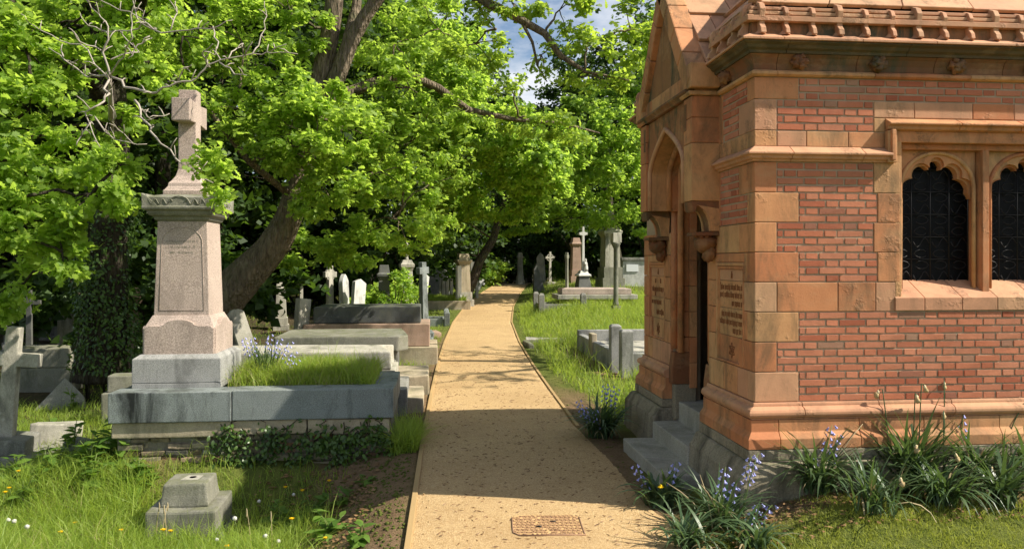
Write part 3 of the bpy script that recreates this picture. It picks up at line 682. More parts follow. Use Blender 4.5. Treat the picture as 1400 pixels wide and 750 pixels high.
# ---- gabled portal on the west front
GX = 2.08; A0, A1 = 6.21, 7.79
def arch(a, zs, rise, n=14):
    l = [(BYC - a * (1 - t ** 1.7), zs + rise * t) for t in np.linspace(0, 1, n)]
    return l + [(2 * BYC - y, z) for y, z in reversed(l[:-1])]
def arch_slab(a, zs, rise, z0, outer, x0, x1, name, mat, bev=.0):
    op = [(BYC - a, z0)] + arch(a, zs, rise) + [(BYC + a, z0)]
    return part(MB().prism(op + list(reversed(outer(a))), x0, x1, 'x'), name, mat, portal, bev=bev)
portal = part(MB().prism([(BYC - .5, 2.315)] + arch(.5, 2.66, .35) + [(BYC + .5, 2.315), (A1 - .01, 2.315), (A1 - .01, 3.30), (BYC, 4.27), (A0 + .01, 3.30), (A0 + .01, 2.315)], GX + .035, BX0 + .02, 'x'), 'portal', M['terra'])
part(MB().prism([(BYC - .53, 2.55)] + arch(.53, 2.66, .375) + [(BYC + .53, 2.55), (BYC + .58, 2.55), (BYC + .58, 3.165), (BYC - .58, 3.165), (BYC - .58, 2.55)], GX + .026, GX + .034, 'x'), 'spandrel', M['terra_mottle'], portal)
# pier blocks on both sides of the arch
for s in (-1, 1):
    for z0, z1, mt in ((2.315, 2.785, 'terra'), (2.785, 2.99, 'terra'), (2.99, 3.165, 'terra')):
        y0, y1 = sorted((BYC + s * .79, BYC + s * .585))
        part(MB().box(GX, y0, z0 + .002, BX0 + .01, y1, z1 - .002), 'pier_block', M[mt], portal, bev=.007)
    y0, y1 = sorted((BYC + s * .66, BYC + s * .60))
    part(MB().box(GX - .004, y0, 2.9, GX + .01, y1, 3.12), 'pier_panel', M['terra_dark'], portal, bev=.003)
    y0, y1 = sorted((BYC + s * .815, BYC + s * .56))
    part(MB().prism([(GX - .015, 3.168), (BX0, 3.168), (BX0, 3.20), (GX - .03, 3.20), (GX - .03, 3.185)], y0, y1, 'y'), 'pier_cap', M['terra'], portal, bev=.004)
# arch orders: roll mouldings stepping back
for a, x, r, mt in ((.518, GX + .022, .024, 'terra_pink'), (.465, BX0 - .03, .03, 'terra'), (.42, BX0 + .07, .03, 'terra')):
    pts = [(x, BYC - a, 2.315 if x < BX0 else .95)] + [(x, y, z) for y, z in arch(a, 2.66, .35 * a / .5 + .0)] + [(x, BYC + a, 2.315 if x < BX0 else .95)]
    part(MB().tube(pts, r, 8), 'arch_moulding', M[mt], portal)
for a, x0, x1 in ((.445, BX0 - .01, BX0 + .06), (.40, BX0 + .08, BX0 + .24)):
    op = [(BYC - a, 2.31)] + arch(a, 2.66, .35 * a / .5) + [(BYC + a, 2.31)]
    part(MB().prism(op + [(BYC + .53, 2.31), (BYC + .53, 3.1), (BYC - .53, 3.1), (BYC - .53, 2.31)], x0, x1, 'x'), 'arch_reveal', M['terra'], portal)
# hood string under the gable, block row, coping
part(MB().prism([(GX - .045, 3.225), (GX - .045, 3.205), (GX - .02, 3.185), (GX - .01, 3.168), (GX + .06, 3.168), (GX + .06, 3.225)], A0 + .04, A1 - .04, 'y'), 'gable_string', M['terra_dark'], portal, bev=.003)
ys = [6.30, 6.58, 6.86, 7.14, 7.42, 7.70]
for a, b in zip(ys, ys[1:]):
    part(MB().prism([(max(a + .002, 6.30), 3.23), (b - .002, 3.23), (b - .002, 3.37), (a + .002, 3.37)], GX + .012, GX + .06, 'x'), 'gable_block', M['terra'], portal, bev=.004)
part(MB().prism([(6.36, 3.372), (7.64, 3.372), (BYC, 4.17)], GX + .022, GX + .08, 'x'), 'gable_panel', M['terra_mottle'], portal)
for s in (-1, 1):
    for k in range(4):
        f0, f1 = k / 4, (k + 1) / 4
        p = lambda f, o: (BYC + s * (.80 * (1 - f) + o * .78), 3.27 + 1.03 * f + o * .62)
        q = [p(f0 + .003, -.11), p(f1 - .003, -.11), p(f1 - .003, .05), p(f0 + .003, .05)]
        part(MB().prism(q, GX - .035, GX + .145, 'x'), 'coping_stone', M['terra'], portal, bev=.012)
    y0, y1 = sorted((BYC + s * .86, BYC + s * .64))
    part(MB().prism([(GX - .03, 3.42), (GX - .03, 3.22), (BX0 - .02, 3.22), (BX0 + .1, 3.42)], y0, y1, 'y'), 'kneeler', M['terra'], portal, bev=.012)
mb = MB()
for s in (-1, 1):
    tiles(mb, (GX + .13, BYC + s * .83, 3.34), (GX + 1.7, BYC + s * .83, 3.34), (GX + .13, BYC, 4.28), (GX + 1.7, BYC, 4.28), 3, .36, .03)
mb.tube([(GX + .1, BYC, 4.33), (GX + 1.6, BYC, 4.33)], .05, 8)
part(mb, 'portal_roof', M['terra_pink'], portal, bev=.004, seg=1)
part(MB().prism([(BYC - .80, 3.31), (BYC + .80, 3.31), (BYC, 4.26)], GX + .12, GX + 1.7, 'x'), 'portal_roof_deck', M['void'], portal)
# corbels with carved heads
for s in (-1, 1):
    y0, y1 = sorted((BYC + s * .785, BYC + s * .59)); ym = (y0 + y1) / 2
    pr = [(BX0 + .01, 2.313), (GX + .004, 2.313), (GX + .004, 2.285), (GX + .012, 2.235), (GX + .026, 2.222), (GX + .04, 2.245), (GX + .045, 2.27), (GX + .075, 2.262), (GX + .11, 2.235), (GX + .14, 2.195), (GX + .16, 2.14), (GX + .168, 2.06), (BX0 + .01, 2.06)]
    cb = part(MB().prism(pr, y0, y1, 'y'), 'corbel', M['terra_dark'], portal, bev=.006)
    part(MB().prism([(x + (.0 if i in (0, len(pr) - 1) else -.012), z + .012) for i, (x, z) in enumerate(pr[6:])] + [(BX0 + .01, 2.25)], y0 - .008, y0 + .03, 'y').prism([(x - .012, z + .012) for x, z in pr[6:]] + [(BX0 + .01, 2.25)], y1 - .03, y1 + .008, 'y'), 'corbel_rib', M['terra'], cb)
    mb = MB(); lump(mb, (BX0 - .085, ym, 1.985), (.085, .088, .085), 3, .28, 8)
    lump(mb, (BX0 - .05, ym, 1.90), (.055, .06, .08), 3, .25, 7); lump(mb, (BX0 - .15, ym - .01, 2.0), (.03, .025, .022), 2, .2, 5)
    mb.box(GX + .03, y0 - .01, 2.035, BX0, y1 + .01, 2.062)
    for t in range(6): lump(mb, (BX0 - .10 + .05 * math.cos(t), ym + s * 0 + .07 * math.sin(t * 1.05), 2.035), (.03, .028, .024), 2, .4, 6)
    part(mb, 'carved_head', M['terra_dark'], cb)
# ---- terracotta facing of the west front and its inscription panels
def symbol_star(mb, y, z, r, x):
    for ph in (0, math.pi):
        tri = [(y + r * math.sin(ph + k * 2.0944), z + r * math.cos(ph + k * 2.0944)) for k in range(3)]
        for i in range(3):
            a, b = tri[i], tri[(i + 1) % 3]; mb.tube([(x, a[0], a[1]), (x, b[0], b[1])], .004, 4)
    for dy in (-.012, .012): mb.tube([(x, y + dy, z - .022), (x, y + dy, z + .022)], .004, 4)
    mb.tube([(x, y - .012, z + .018), (x, y + .012, z - .018)], .004, 4)
def minims(mb, y0, y1, z, h, x):
    """black-letter strokes: close-set upright minims with lozenge feet, worn past reading"""
    y = y0; w = .0085 if y1 > y0 else -.0085
    while (y < y1 if w > 0 else y > y1):
        word = random.randint(4, 11)
        for _ in range(word):
            if not (y < y1 if w > 0 else y > y1): break
            t = h * random.choice([1, 1, 1, 1.35, 1]); b = random.choice([0, 0, 0, -.25]) * h
            mb.box(x - .0012, y - .0024, z + b, x + .004, y + .0024, z + t)
            if random.random() < .6: mb.box(x - .002, min(y, y + w), z + h * .86, x + .004, max(y, y + w), z + h)
            if random.random() < .5: mb.box(x - .002, min(y, y + w), z, x + .004, max(y, y + w), z + h * .15)
            y += w * random.uniform(1., 1.5)
        y += w * 1.2
for s in (-1, 1):
    yo = BYC + s * 1.5; g = lambda a, b: sorted((BYC + s * a, BYC + s * b))
    pan = None
    for r in range(6):
        z0, z1 = rowz(r); q = (.14 if longs.get(r, 0) else .30) if r != 3 else .22
        if s > 0:                                    # north corner quoin
            a, b = g(1.502, 1.5 - q); blk('quoin', BX0 - .002, a, z0, BX0 + .3, b, z1, 'terra')
        if r == 0:
            for f0, f1 in ((1.5 - q, 1.17), (1.17, .88), (.88, .54)): a, b = g(f0, f1); blk('facing_block', BX0 - .001, a, z0, BX0 + .25, b, z1, random.choice(['terra', 'terra_pink']))
        else:
            a, b = g(.73, .54); blk('facing_block', BX0 - .001, a, z0, BX0 + .25, b, z1, 'terra')
            if 1.5 - q > 1.31: a, b = g(1.5 - q, 1.30); blk('facing_block', BX0 - .001, a, z0, BX0 + .25, b, z1, 'terra')
            if r == 5: a, b = g(1.30, .73); blk('facing_block', BX0 - .001, a, z0, BX0 + .25, b, z1, 'terra')
    a, b = g(1.30, .73)
    pan = part(MB().box(BX0 - .004, a, 1.79, BX0 + .03, b, 1.815).box(BX0 + .004, a, 1.765, BX0 + .03, b, 1.788).box(BX0 - .004, a, 1.035, BX0 + .03, a + .022, 1.79).box(BX0 - .004, b - .022, 1.035, BX0 + .03, b, 1.79).box(BX0 - .002, a, 1.027, BX0 + .03, b, 1.045), 'inscription_panel', M['terra'], bev=.005)
    for r in (1, 2, 3, 4):
        z0, z1 = rowz(r); z1 = min(z1, 1.765)
        part(MB().box(BX0 + .020, a + .022, z0 + .002, BX0 + .2, b - .022, z1 - .002), 'panel_block', M['terra' if r != 4 else 'terra_pink'], pan, bev=.003)
    tx = MB(); xx = BX0 + .0195
    ym = (a + b) / 2; hi, lo = b - .045, a + .045      # reading direction runs from high Y to low Y
    z1, z2, z3, z4 = rowz(1)[0], rowz(2)[0], rowz(3)[0], rowz(4)[0]
    symbol_star(tx, ym, z1 + .105, .062, xx)
    if s < 0:
        minims(tx, hi, lo, z3 + .145, .034, xx); minims(tx, hi + .01, lo - .005, z3 + .085, .034, xx); minims(tx, lo + .24, lo, z3 + .022, .034, xx)
        minims(tx, hi - .02, lo, z2 + .150, .034, xx); minims(tx, hi + .01, lo - .005, z2 + .088, .034, xx); minims(tx, lo + .22, lo, z2 + .025, .036, xx)
        tx.tube([(xx, hi + .005, z3 + .20), (xx, hi - .02, z3 + .14)], .004, 4)
    else:
        minims(tx, hi - .02, lo, z3 + .06, .04, xx); minims(tx, hi, lo + .12, z2 + .145, .038, xx); minims(tx, lo + .30, lo, z2 + .04, .042, xx)
        for dy, dz in ((-.09, .145), (.09, .145), (.1, .012)): tx.tube([(xx, ym + dy, z3 + dz + .045), (xx, ym + dy, z3 + dz)], .009, 5)
    tx.tube([(xx, ym, z4 + .075), (xx, ym, z4 + .02)], [.006, .012], 5); tx.tube([(xx, ym - .018, z4 + .05), (xx, ym + .018, z4 + .05)], .004, 4)
    part(tx, 'lettering', M['letter'], pan)
# ---- doorway
for s in (-1, 1):
    mb = MB()
    for r in range(8):
        z0 = .60 + r * QH * 1.14; z1 = min(z0 + QH * 1.14, 2.66)
        a, b = sorted((BYC + s * .46, BYC + s * .545)); mb.box(BX0 + .055, a, z0 + .002, BX0 + .16, b, z1 - .002)
        a, b = sorted((BYC + s * .43, BYC + s * .545)); mb.box(BX0 + .162, a, z0 + .002, BX0 + .235, b, z1 - .002)
    part(mb, 'door_jamb', M['terra'], bev=.005)
    part(MB().tube([(BX0 + .035, BYC + s * .515, .98), (BX0 + .035, BYC + s * .515, 2.4)], .034, 8), 'jamb_roll', M['terra'])
    a, b = sorted((BYC + s * .45, BYC + s * .56)); part(MB().box(BX0 + .02, a, .3, BX0 + .235, b, .64), 'jamb_base', M['base_stone'], bev=.012)
    a, b = sorted((BYC + s * .44, BYC + s * .56)); part(MB().prism([(BX0 + .01, .95), (BX0 + .235, .95), (BX0 + .235, .64), (BX0 - .01, .64), (BX0 - .01, .80)], a, b, 'y'), 'jamb_base', M['terra_dark'], bev=.01)
door = part(MB().box(BX0 + .60, 6.3, .3, BX0 + .64, 7.7, 3.05), 'door', M['iron'])
mb = MB()
for k_ in range(9): mb.tube([(BX0 + .59, 6.52 + k_ * .12, .47), (BX0 + .59, 6.52 + k_ * .12, 2.95)], .009, 5)
part(mb, 'door_bar', M['iron'], door)
for z, x, y0, y1 in ((.12, 1.83, 6.12, 7.5), (.278, 2.12, 6.43, 7.5), (.47, 2.37, 6.44, 7.56)):
    part(MB().box(x, y0, -.2, BX0 + .34, y1, z), 'step', M['step_stone'], bev=.012, sub=1, rough=.006)
# ------------------------------------------------------------------ gravestones
def slab_outline(kind, w, h):
    a = w / 2
    if kind == 'flat': return [(-a, 0), (a, 0), (a, h), (-a, h)]
    if kind == 'round': return [(-a, 0), (a, 0)] + [(a * math.cos(t), h - a * .8 + a * .8 * math.sin(t)) for t in np.linspace(0, math.pi, 13)]
    if kind == 'gothic':
        r = a * 1.5; return [(-a, 0), (a, 0)] + [(a * (1 - t ** 1.6), h - r + r * t) for t in np.linspace(0, 1, 8)] + [(-a * (1 - t ** 1.6), h - r + r * t) for t in np.linspace(1, 0, 8)][1:]
    if kind == 'shoulder':
        b = a * .62; z = h - b; return [(-a, 0), (a, 0), (a, z - .02), (a * .86, z), (b, z)] + [(b * math.cos(t), z + b * math.sin(t)) for t in np.linspace(0, math.pi, 11)][1:-1] + [(-b, z), (-a * .86, z), (-a, z - .02)]
    if kind == 'peak': return [(-a, 0), (a, 0), (a, h - a * .5), (0, h), (-a, h - a * .5)]
def seat(u, d, vtop=None, sink=.03):
    x, y = plan(u, d); z = gz1(x, y) - sink
    return (x, y, z), (zat(vtop, d) - z if vtop is not None else None)
def headstone(label, u, d, wpx, vtop, kind='round', mat='grey_stone', rz=0, tilt=(0, 0), t=.10, plinth=True, group=None, cat='headstone'):
    loc, h = seat(u, d, vtop); w = wpx / FOC * d
    o = thing('headstone', label, cat, loc, rz, group, tilt)
    MB().prism(slab_outline(kind, w, h), -t / 2, t / 2, 'y').build('slab', M[mat], o, bev=.012, sub=1, rough=.007)
    if plinth: MB().box(-w * .62, -t * 1.1, -.12, w * .62, t * 1.1, min(.14, h * .18)).build('plinth', M[mat], o, bev=.012, sub=1, rough=.006)
    return o
def cross_on_steps(label, u, d, armpx, vtop, mat='limestone', steps=2, rz=0, tilt=(0, 0), ring=False, base=None, th=None, stepw=None, name='stone_cross', pedestal=0, group=None, flare=True):
    loc, h = seat(u, d, vtop); arm = armpx / FOC * d / 2; th = th or arm * .42
    o = thing(name, label, 'cross', loc, rz, group, tilt)
    sw = stepw or arm * 1.9; z = -.05; sh = min(.16, h * .1)
    for k in range(steps):
        s = sw * (1 - .28 * k); MB().box(-s / 2, -s * .42, z, s / 2, s * .42, z + sh + (.05 if k == 0 else 0)).build('step', M[base or mat], o, bev=.012, sub=1, rough=.008); z += sh + (.05 if k == 0 else 0) - .001
    if pedestal:
        b0 = sw * (1 - .28 * steps); MB().frustum(0, 0, z, z + pedestal, b0, b0 * .9, b0 * .62, b0 * .55).build('pedestal', M[base or mat], o, bev=.015); z += pedestal - .002
    ca = h - arm * 1.15; w = th / 2; bw = w * (1.35 if flare else 1)
    mb = MB().prism([(-bw, z), (bw, z), (w, ca - w), (arm, ca - w), (arm, ca + w), (w, ca + w), (w, h), (-w, h), (-w, ca + w), (-arm, ca + w), (-arm, ca - w), (-w, ca - w)], -th * .36, th * .36, 'y')
    mb.build('cross', M[mat], o, bev=th * .08)
    if ring:
        rr = arm * .68; mb = MB(); mb.rings([[((rr + a) * math.cos(t), b, ca + (rr + a) * math.sin(t)) for a, b in ((-th * .16, -th * .22), (th * .16, -th * .22), (th * .16, th * .22), (-th * .16, th * .22))] for t in np.linspace(0, 2 * math.pi, 25)[:-1]], closed=True)
        mb.build('ring', M[mat], o)
    return o
def pedestal_tomb(label, u, d, wpx, vtop, mat, base, rz=0, top='cap', cat='monument', name='pedestal_monument', group=None, taper=.82, tilt=(0, 0)):
    loc, h = seat(u, d, vtop); w = wpx / FOC * d
    o = thing(name, label, cat, loc, rz, group, tilt); z = -.05
    for k, (s, hh) in enumerate(((1.45, .16), (1.2, .13))):
        MB().box(-w * s / 2, -w * s / 2, z, w * s / 2, w * s / 2, z + hh * h + .02).build('step', M[base], o, bev=.015, sub=1, rough=.006); z += hh * h + .019
    capz = h * (.80 if top == 'cap' else .66)
    MB().frustum(0, 0, z, capz, w, w, w * taper, w * taper).build('die', M[mat], o, bev=.012)
    q = w * taper / 2
    c = MB().lathe([(q * .98, capz - .002), (q * 1.15, capz + .03 * h), (q * 1.32, capz + .05 * h), (q * 1.36, capz + .08 * h), (q * 1.05, capz + .10 * h), (q * .85, h if top == 'cap' else capz + .13 * h)], square=True).build('cap', M[mat], o, bev=.008)
    if top == 'urn':
        z0 = capz + .125 * h; s = (h - z0)
        MB().lathe([(q * .5, z0), (q * .35, z0 + s * .12), (q * .28, z0 + s * .2), (q * .62, z0 + s * .42), (q * .7, z0 + s * .58), (q * .5, z0 + s * .72), (q * .55, z0 + s * .76), (q * .3, z0 + s * .86), (q * .1, z0 + s)], n=14).build('urn', M[mat], o)
    return o
def ledger(label, x0, y0, x1, y1, z0, z1, mat, ridge=.05, base=None, base_h=0, base_out=.08, rz=0, cat='tomb', name='ledger_tomb', base2=None):
    cx, cy = (x0 + x1) / 2, (y0 + y1) / 2; a, b = (x1 - x0) / 2, (y1 - y0) / 2
    g = gz1(cx, cy); o = thing(name, label, cat, (cx, cy, min(g, z0)), rz); zl = -min(g, z0)
    h = ridge; e = min(a, b) * .55
    prof = [(-b, z0 + zl), (b, z0 + zl), (b, z1 + zl - h), (0, z1 + zl), (-b, z1 + zl - h)]
    mb = MB(); n = len(prof)
    mb.add([(-a, y, z) for y, z in prof] + [(a, y, z) for y, z in prof], [tuple(range(n - 1, -1, -1)), tuple(range(n, 2 * n))] + [(i, (i + 1) % n, (i + 1) % n + n, i + n) for i in range(n)])
    if h: mb.v[3] = (-a + e * .8, 0, z1 + zl); mb.v[3 + n] = (a - e * .8, 0, z1 + zl)
    mb.build('slab', M[mat], o, bev=.02, sub=1, rough=.010)
    if base_h:
        MB().box(-a - base_out, -b - base_out, z0 + zl - base_h, a + base_out, b + base_out, z0 + zl - .002).build('base', M[base or mat], o, bev=.015, sub=1, rough=.007)
    zb = z0 + zl - base_h
    if base2:
        MB().box(-a - base_out - .10, -b - base_out - .10, -.15, a + base_out + .14, b + base_out + .10, zb - .002).build('footing', M[base2], o, bev=.02, sub=1, rough=.015)
    return o
# ---- the raised plot with its tall cross monument
KX0, KX1, KY, KZ0, KZ1, KJ = -3.01, -.38, 7.68, .318, .605, -1.893
plot = thing('grave_plot', 'raised grave plot with blue-grey granite kerbs on an old ivy-hung rubble wall', 'grave plot', ((KX0 + KX1) / 2, KY, -.2))
pw = lambda mb, n, m, p=plot, **k_: mb.build(n, M[m], p, world=True, **k_)
pw(MB().box(KX0, KY, KZ0, KJ - .004, KY + .33, KZ1 - .006), 'kerb_block', 'grey_granite', bev=.008, sub=1, rough=.002)
pw(MB().box(KJ + .004, KY + .006, KZ0 + .004, KX1, KY + .3, KZ1), 'kerb_block', 'grey_granite', bev=.008, sub=1, rough=.002)
pw(MB().box(KX1 - .26, KY + .31, KZ0, KX1, 9.25, KZ1 - .05), 'kerb_block', 'grey_granite', bev=.01)
pw(MB().box(KX0, KY + .34, KZ0, KX0 + .1, 9.25, KZ1 - .02), 'kerb_block', 'grey_granite', bev=.01)
pw(MB().box(KX0 + .02, KY + .03, .17, -1.9, KY + .3, KZ0 - .004).box(-1.895, KY + .035, .18, -1.2, KY + .3, KZ0 - .006).box(-1.19, KY + .03, .17, -.42, KY + .3, KZ0 - .004), 'stone_course', 'sandstone', bev=.012, sub=1, rough=.012)
pw(MB().box(KX0 + .06, KY + .10, -.7, KX1 - .03, 9.25, .30), 'wall_core', 'rubble_mortar', sub=1, rough=.02)
mb = MB(); z = -.46
while z < .165:
    h = random.choice([.055, .06, .068, .075]); x = KX0 + .05 + random.uniform(-.08, .02)
    zt = min(z + h, .168)
    while x < KX1 - .05:
        L = random.choice([.09, .11, .16, .2, .21, .23]); a, b = max(x, KX0 + .05), min(x + L, KX1 - .03); x += L + random.uniform(.008, .016)
        if b - a < .04 or random.random() < .07: continue
        dpt = random.uniform(-.012, .03)
        mb.box(a, KY + .07 + dpt, z + .004, b, KY + .16, zt - .006, jit=.007)
    z = zt + .008
    if zt >= .165: break
pw(mb, 'rubble_wall', 'rubble', bev=.008, sub=1, rough=.009)
pw(MB().box(KX0 + .1, KY + .3, .3, KX1 - .25, 9.2, KZ1 - .05), 'plot_earth', 'ground')
MX, MY = -2.477, 8.37
mon = thing('cross_monument', 'tall pink granite cross on a tapered panelled pedestal and grey plinth, left of the path', 'monument', (MX, MY, KZ1 - .01))
mz = lambda v: zat(v, 7.66) - (KZ1 - .01)
pm = lambda mb, n, m, p=mon, **k_: mb.build(n, M[m], p, **k_)
pm(MB().box(-.417, -.42, 0, .417, .42, .05), 'plinth_bed', 'pale_granite', bev=.006)
pm(MB().frustum(0, 0, .052, .285, .835, .84, .832, .836).frustum(0, 0, .2851, .325, .832, .836, .72, .72), 'plinth', 'pale_granite', bev=.007)
B0, B1 = .318, .675
shape = [(-.335, B0), (.335, B0), (.335, .575), (.30, .60), (.19, .60)] + [(.15 * math.cos(t) + .0, .60 + .062 * math.sin(t)) for t in np.linspace(.15, math.pi - .15, 11)] + [(-.19, .60), (-.30, .60), (-.335, .575)]
die = pm(MB().frustum(0, 0, B0, .575, .68, .68, .672, .672).frustum(0, 0, .5755, .70, .672, .672, .545, .545), 'lower_die', 'pink_granite', bev=.006)
s2 = [(x * .98, z) for x, z in shape]
pm(MB().prism(s2, -.347, -.24, 'y'), 'shaped_panel', 'pink_granite', die, bev=.006)
pm(MB().prism(s2, .24, .347, 'y'), 'shaped_panel', 'pink_granite', die, bev=.006)
for sg in (-1, 1):
    mb = MB().prism(s2, .24, .347, 'x'); pm(mb.xf(Matrix.Diagonal((sg, 1, 1, 1))), 'shaped_panel', 'pink_granite', die, bev=.006)
S0, S1 = .695, 1.63
shaft = pm(MB().frustum(0, 0, S0, S1, .53, .53, .475, .475), 'shaft', 'pink_granite', bev=.008)
def on_shaft(x, z): 
    f = (z - S0) / (S1 - S0); return (x, -(.265 - .0275 * f) - .001, z)
mb = MB(); hw = .215
loop = [on_shaft(-hw, S0 + .05), on_shaft(hw, S0 + .05), on_shaft(hw * .9, 1.42)] + [on_shaft(hw * .9 * math.cos(t), 1.42 + .15 * math.sin(t)) for t in np.linspace(.2, math.pi - .2, 10)] + [on_shaft(-hw * .9, 1.42), on_shaft(-hw, S0 + .05)]
mb.tube(loop, .0035, 4); pm(mb, 'panel_bead', 'pink_granite', shaft)
mb = MB()
for row in range(3):                       # worn inscription below the panel's arch: illegible strokes
    y_ = 1.43 - row * .055; x_ = -.15 + .02 * row
    while x_ < .15 - .02 * row:
        if random.random() < .8: mb.box(*[c - d_ for c, d_ in zip(on_shaft(x_, y_), (.0014, .001, .010))], *[c + d_ for c, d_ in zip(on_shaft(x_, y_), (.0014, .001, .010))])
        x_ += random.uniform(.010, .017)
pm(mb, 'lettering', 'mossy_stone', shaft)
c0 = S1 - .004
cap = pm(MB().lathe([(.235, c0), (.262, c0 + .02), (.268, c0 + .045), (.30, c0 + .06), (.315, c0 + .085), (.315, c0 + .10), (.35, c0 + .115), (.355, c0 + .14), (.345, c0 + .15), (.345, c0 + .235), (.15, c0 + .285)], square=True), 'cap', 'mossy_stone', bev=.006)
for i, j in ((-1, -1), (1, -1), (1, 1), (-1, 1)):
    pm(MB().add([(i * .35, j * .35, c0 + .15), (i * .20, j * .35, c0 + .15), (i * .35, j * .20, c0 + .15), (i * .355, j * .355, c0 + .275), (i * .30, j * .345, c0 + .24), (i * .345, j * .30, c0 + .24), (i * .22, j * .22, c0 + .25)], [(0, 1, 4, 3), (0, 3, 5, 2), (1, 6, 4), (2, 5, 6), (3, 4, 6), (3, 6, 5)]), 'acroterion', 'mossy_stone', cap, bev=.006)
for sg in (0, 1, 2, 3):                    # scroll ornament on the cap's faces
    mb = MB(); Mz = Matrix.Rotation(sg * math.pi / 2, 4, 'Z')
    for s in (-1, 1):
        mb.tube([(s * (.06 + .024 * t) , -.347, c0 + .19 + .025 * math.sin(t * 2.1)) for t in np.linspace(0, 9.5, 24)], .006, 4)
    mb.tube([(-.1 * math.cos(t), -.347, c0 + .175 + .07 * math.sin(t)) for t in np.linspace(0, math.pi, 9)], .006, 4)
    pm(mb.xf(Mz), 'scroll', 'mossy_stone', cap)
d0 = c0 + .27
pm(MB().lathe([(.20, d0), (.20, d0 + .045), (.185, d0 + .055), (.175, d0 + .075), (.165, d0 + .085), (.160, d0 + .12), (.135, d0 + .15), (.105, d0 + .20), (.088, d0 + .27)], square=True), 'cross_foot', 'pink_granite', bev=.006)
ct = zat(127, 8.15) - (KZ1 - .01); arm_z = ct - .235; hw = .082
pm(MB().prism([(-.090, d0 + .268), (.090, d0 + .268), (hw, arm_z - .10), (.30, arm_z - .115), (.30, arm_z + .115), (hw, arm_z + .10), (hw, ct), (-hw, ct), (-hw, arm_z + .10), (-.30, arm_z + .115), (-.30, arm_z - .115), (-hw, arm_z - .10)], -.088, .088, 'x'), 'cross', 'pink_granite', bev=.010)
# ---- tombs beyond the plot, beside the path
ledger('long pale coped ledger tomb directly behind the grassy plot', -2.75, 9.55, -.50, 10.35, .53, .80, 'limestone', .05, 'limestone', .2, .05, base2='grey_stone')
def flat(label, x0, y0, x1, y1, z0, z1, mat, rz=0, tilt=(0, 0), cat='stone slab', name='stone_slab'):
    cx, cy = (x0 + x1) / 2, (y0 + y1) / 2; mb = MB().box(-(x1 - x0) / 2, -(y1 - y0) / 2, 0, (x1 - x0) / 2, (y1 - y0) / 2, z1 - z0, jit=.018)
    return obj1(mb, name, M[mat], label, cat, (cx, cy, z0), rz, tilt=tilt, bev=.02, sub=1, rough=.016)
flat('flat weathered slab at the path edge beside the pale ledger tomb', -.44, 9.6, -.12, 10.6, -.1, .19, 'sandstone', .03)
flat('flat grey-brown slab at the path edge beside the table tomb', -.55, 10.9, -.06, 11.9, -.1, .27, 'sandstone', .02)
t = thing('table_tomb', 'low table tomb with a thick mossy slab on stone legs over a dark gap', 'tomb', (-1.2, 11.6, 0))
MB().prism([(-.95, -.62), (.72, -.62), (.86, -.50), (.72, .72), (-.80, .72), (-.95, .6)], .59, .80, 'z').build('table_slab', M['mossy_stone'], t, bev=.02, sub=1, rough=.012)
for x in (-.8, .62):
    for y in (-.45, .5): MB().lathe([(.10, -.1), (.10, .06), (.06, .12), (.075, .3), (.065, .5), (.10, .6)], x, y, 10).build('leg', M['grey_stone'], t)
flat('low pale wall of stone under the table tomb', -2.05, 11.02, -.72, 11.2, 0, .56, 'limestone')
ledger('black coped ledger on a pink stone base, the highest tomb by the path', -2.12, 14.35, -.22, 15.25, .72, 1.05, 'black_slate', .03, 'pink_stone', .40, .16, base2='sandstone')
flat('low bluish slab in the grass past the black ledger', -.75, 17.6, -.0, 18.3, 0, .26, 'grey_granite', .05)
flat('broken pink slab in the verge past the black ledger', -.25, 18.8, .15, 19.3, 0, .16, 'pink_stone', .2)
# ---- left foreground
loc, h = seat(3, 8.7, 446)
t = thing('stone_cross', 'leaning lichened stone cross on two steps at the left edge', 'cross', loc, .12, tilt=(0, .085))
MB().box(-.42, -.36, -.2, .42, .36, .16).build('step', M['grey_stone'], t, bev=.02, sub=1, rough=.012)
MB().box(-.29, -.25, .155, .29, .25, .33).build('step', M['grey_stone'], t, bev=.02, sub=1, rough=.012)
ca = h * .765
MB().prism([(-.095, .32), (.095, .32), (.072, ca - .072), (.285, ca - .075), (.285, ca + .075), (.072, ca + .072), (.068, h), (-.068, h), (-.072, ca + .072), (-.285, ca + .075), (-.285, ca - .075), (-.072, ca - .072)], -.07, .07, 'y').build('cross', M['limestone'], t, bev=.016)
x, y = plan(76, 9.3); obj1(MB().box(-.25, -.14, -.2, .25, .16, .30), 'kerb_stone', M['limestone'], 'pale squared block in sunny grass right of the leaning cross', 'stone block', (x, y, gz1(x, y)), .2, tilt=(-.12, .03), bev=.02, sub=1, rough=.012)
x, y = plan(118, 8.3); obj1(MB().box(-.22, -.12, -.1, .22, .14, .13), 'fallen_stone', M['grey_stone'], 'small fallen stone half hidden by weeds near the plot wall', 'stone', (x, y, gz1(x, y)), -.25, tilt=(.1, .14), bev=.03, sub=1, rough=.02)
x, y = plan(262, 6.45)
t = thing('stepped_pedestal', 'grey stepped pedestal base with an empty white socket, in front of the plot wall', 'pedestal', (x, y, gz1(x, y) - .02), .02); t.scale = (.92, .92, .92)
MB().box(-.33, -.30, -.05, .30, .38, .06).build('foot_slab', M['dark_stone'], t, bev=.02, sub=1, rough=.015)  # dark and mossy stone here also put the pedestal's shade into its colour
MB().box(-.31, -.28, .055, .27, .34, .30).build('lower_step', M['mossy_stone'], t, bev=.02, sub=1, rough=.01)
up = MB().frustum(-.02, .05, .298, .50, .40, .42, .37, .38).build('upper_step', M['mossy_stone'], t, bev=.018, sub=1, rough=.008)
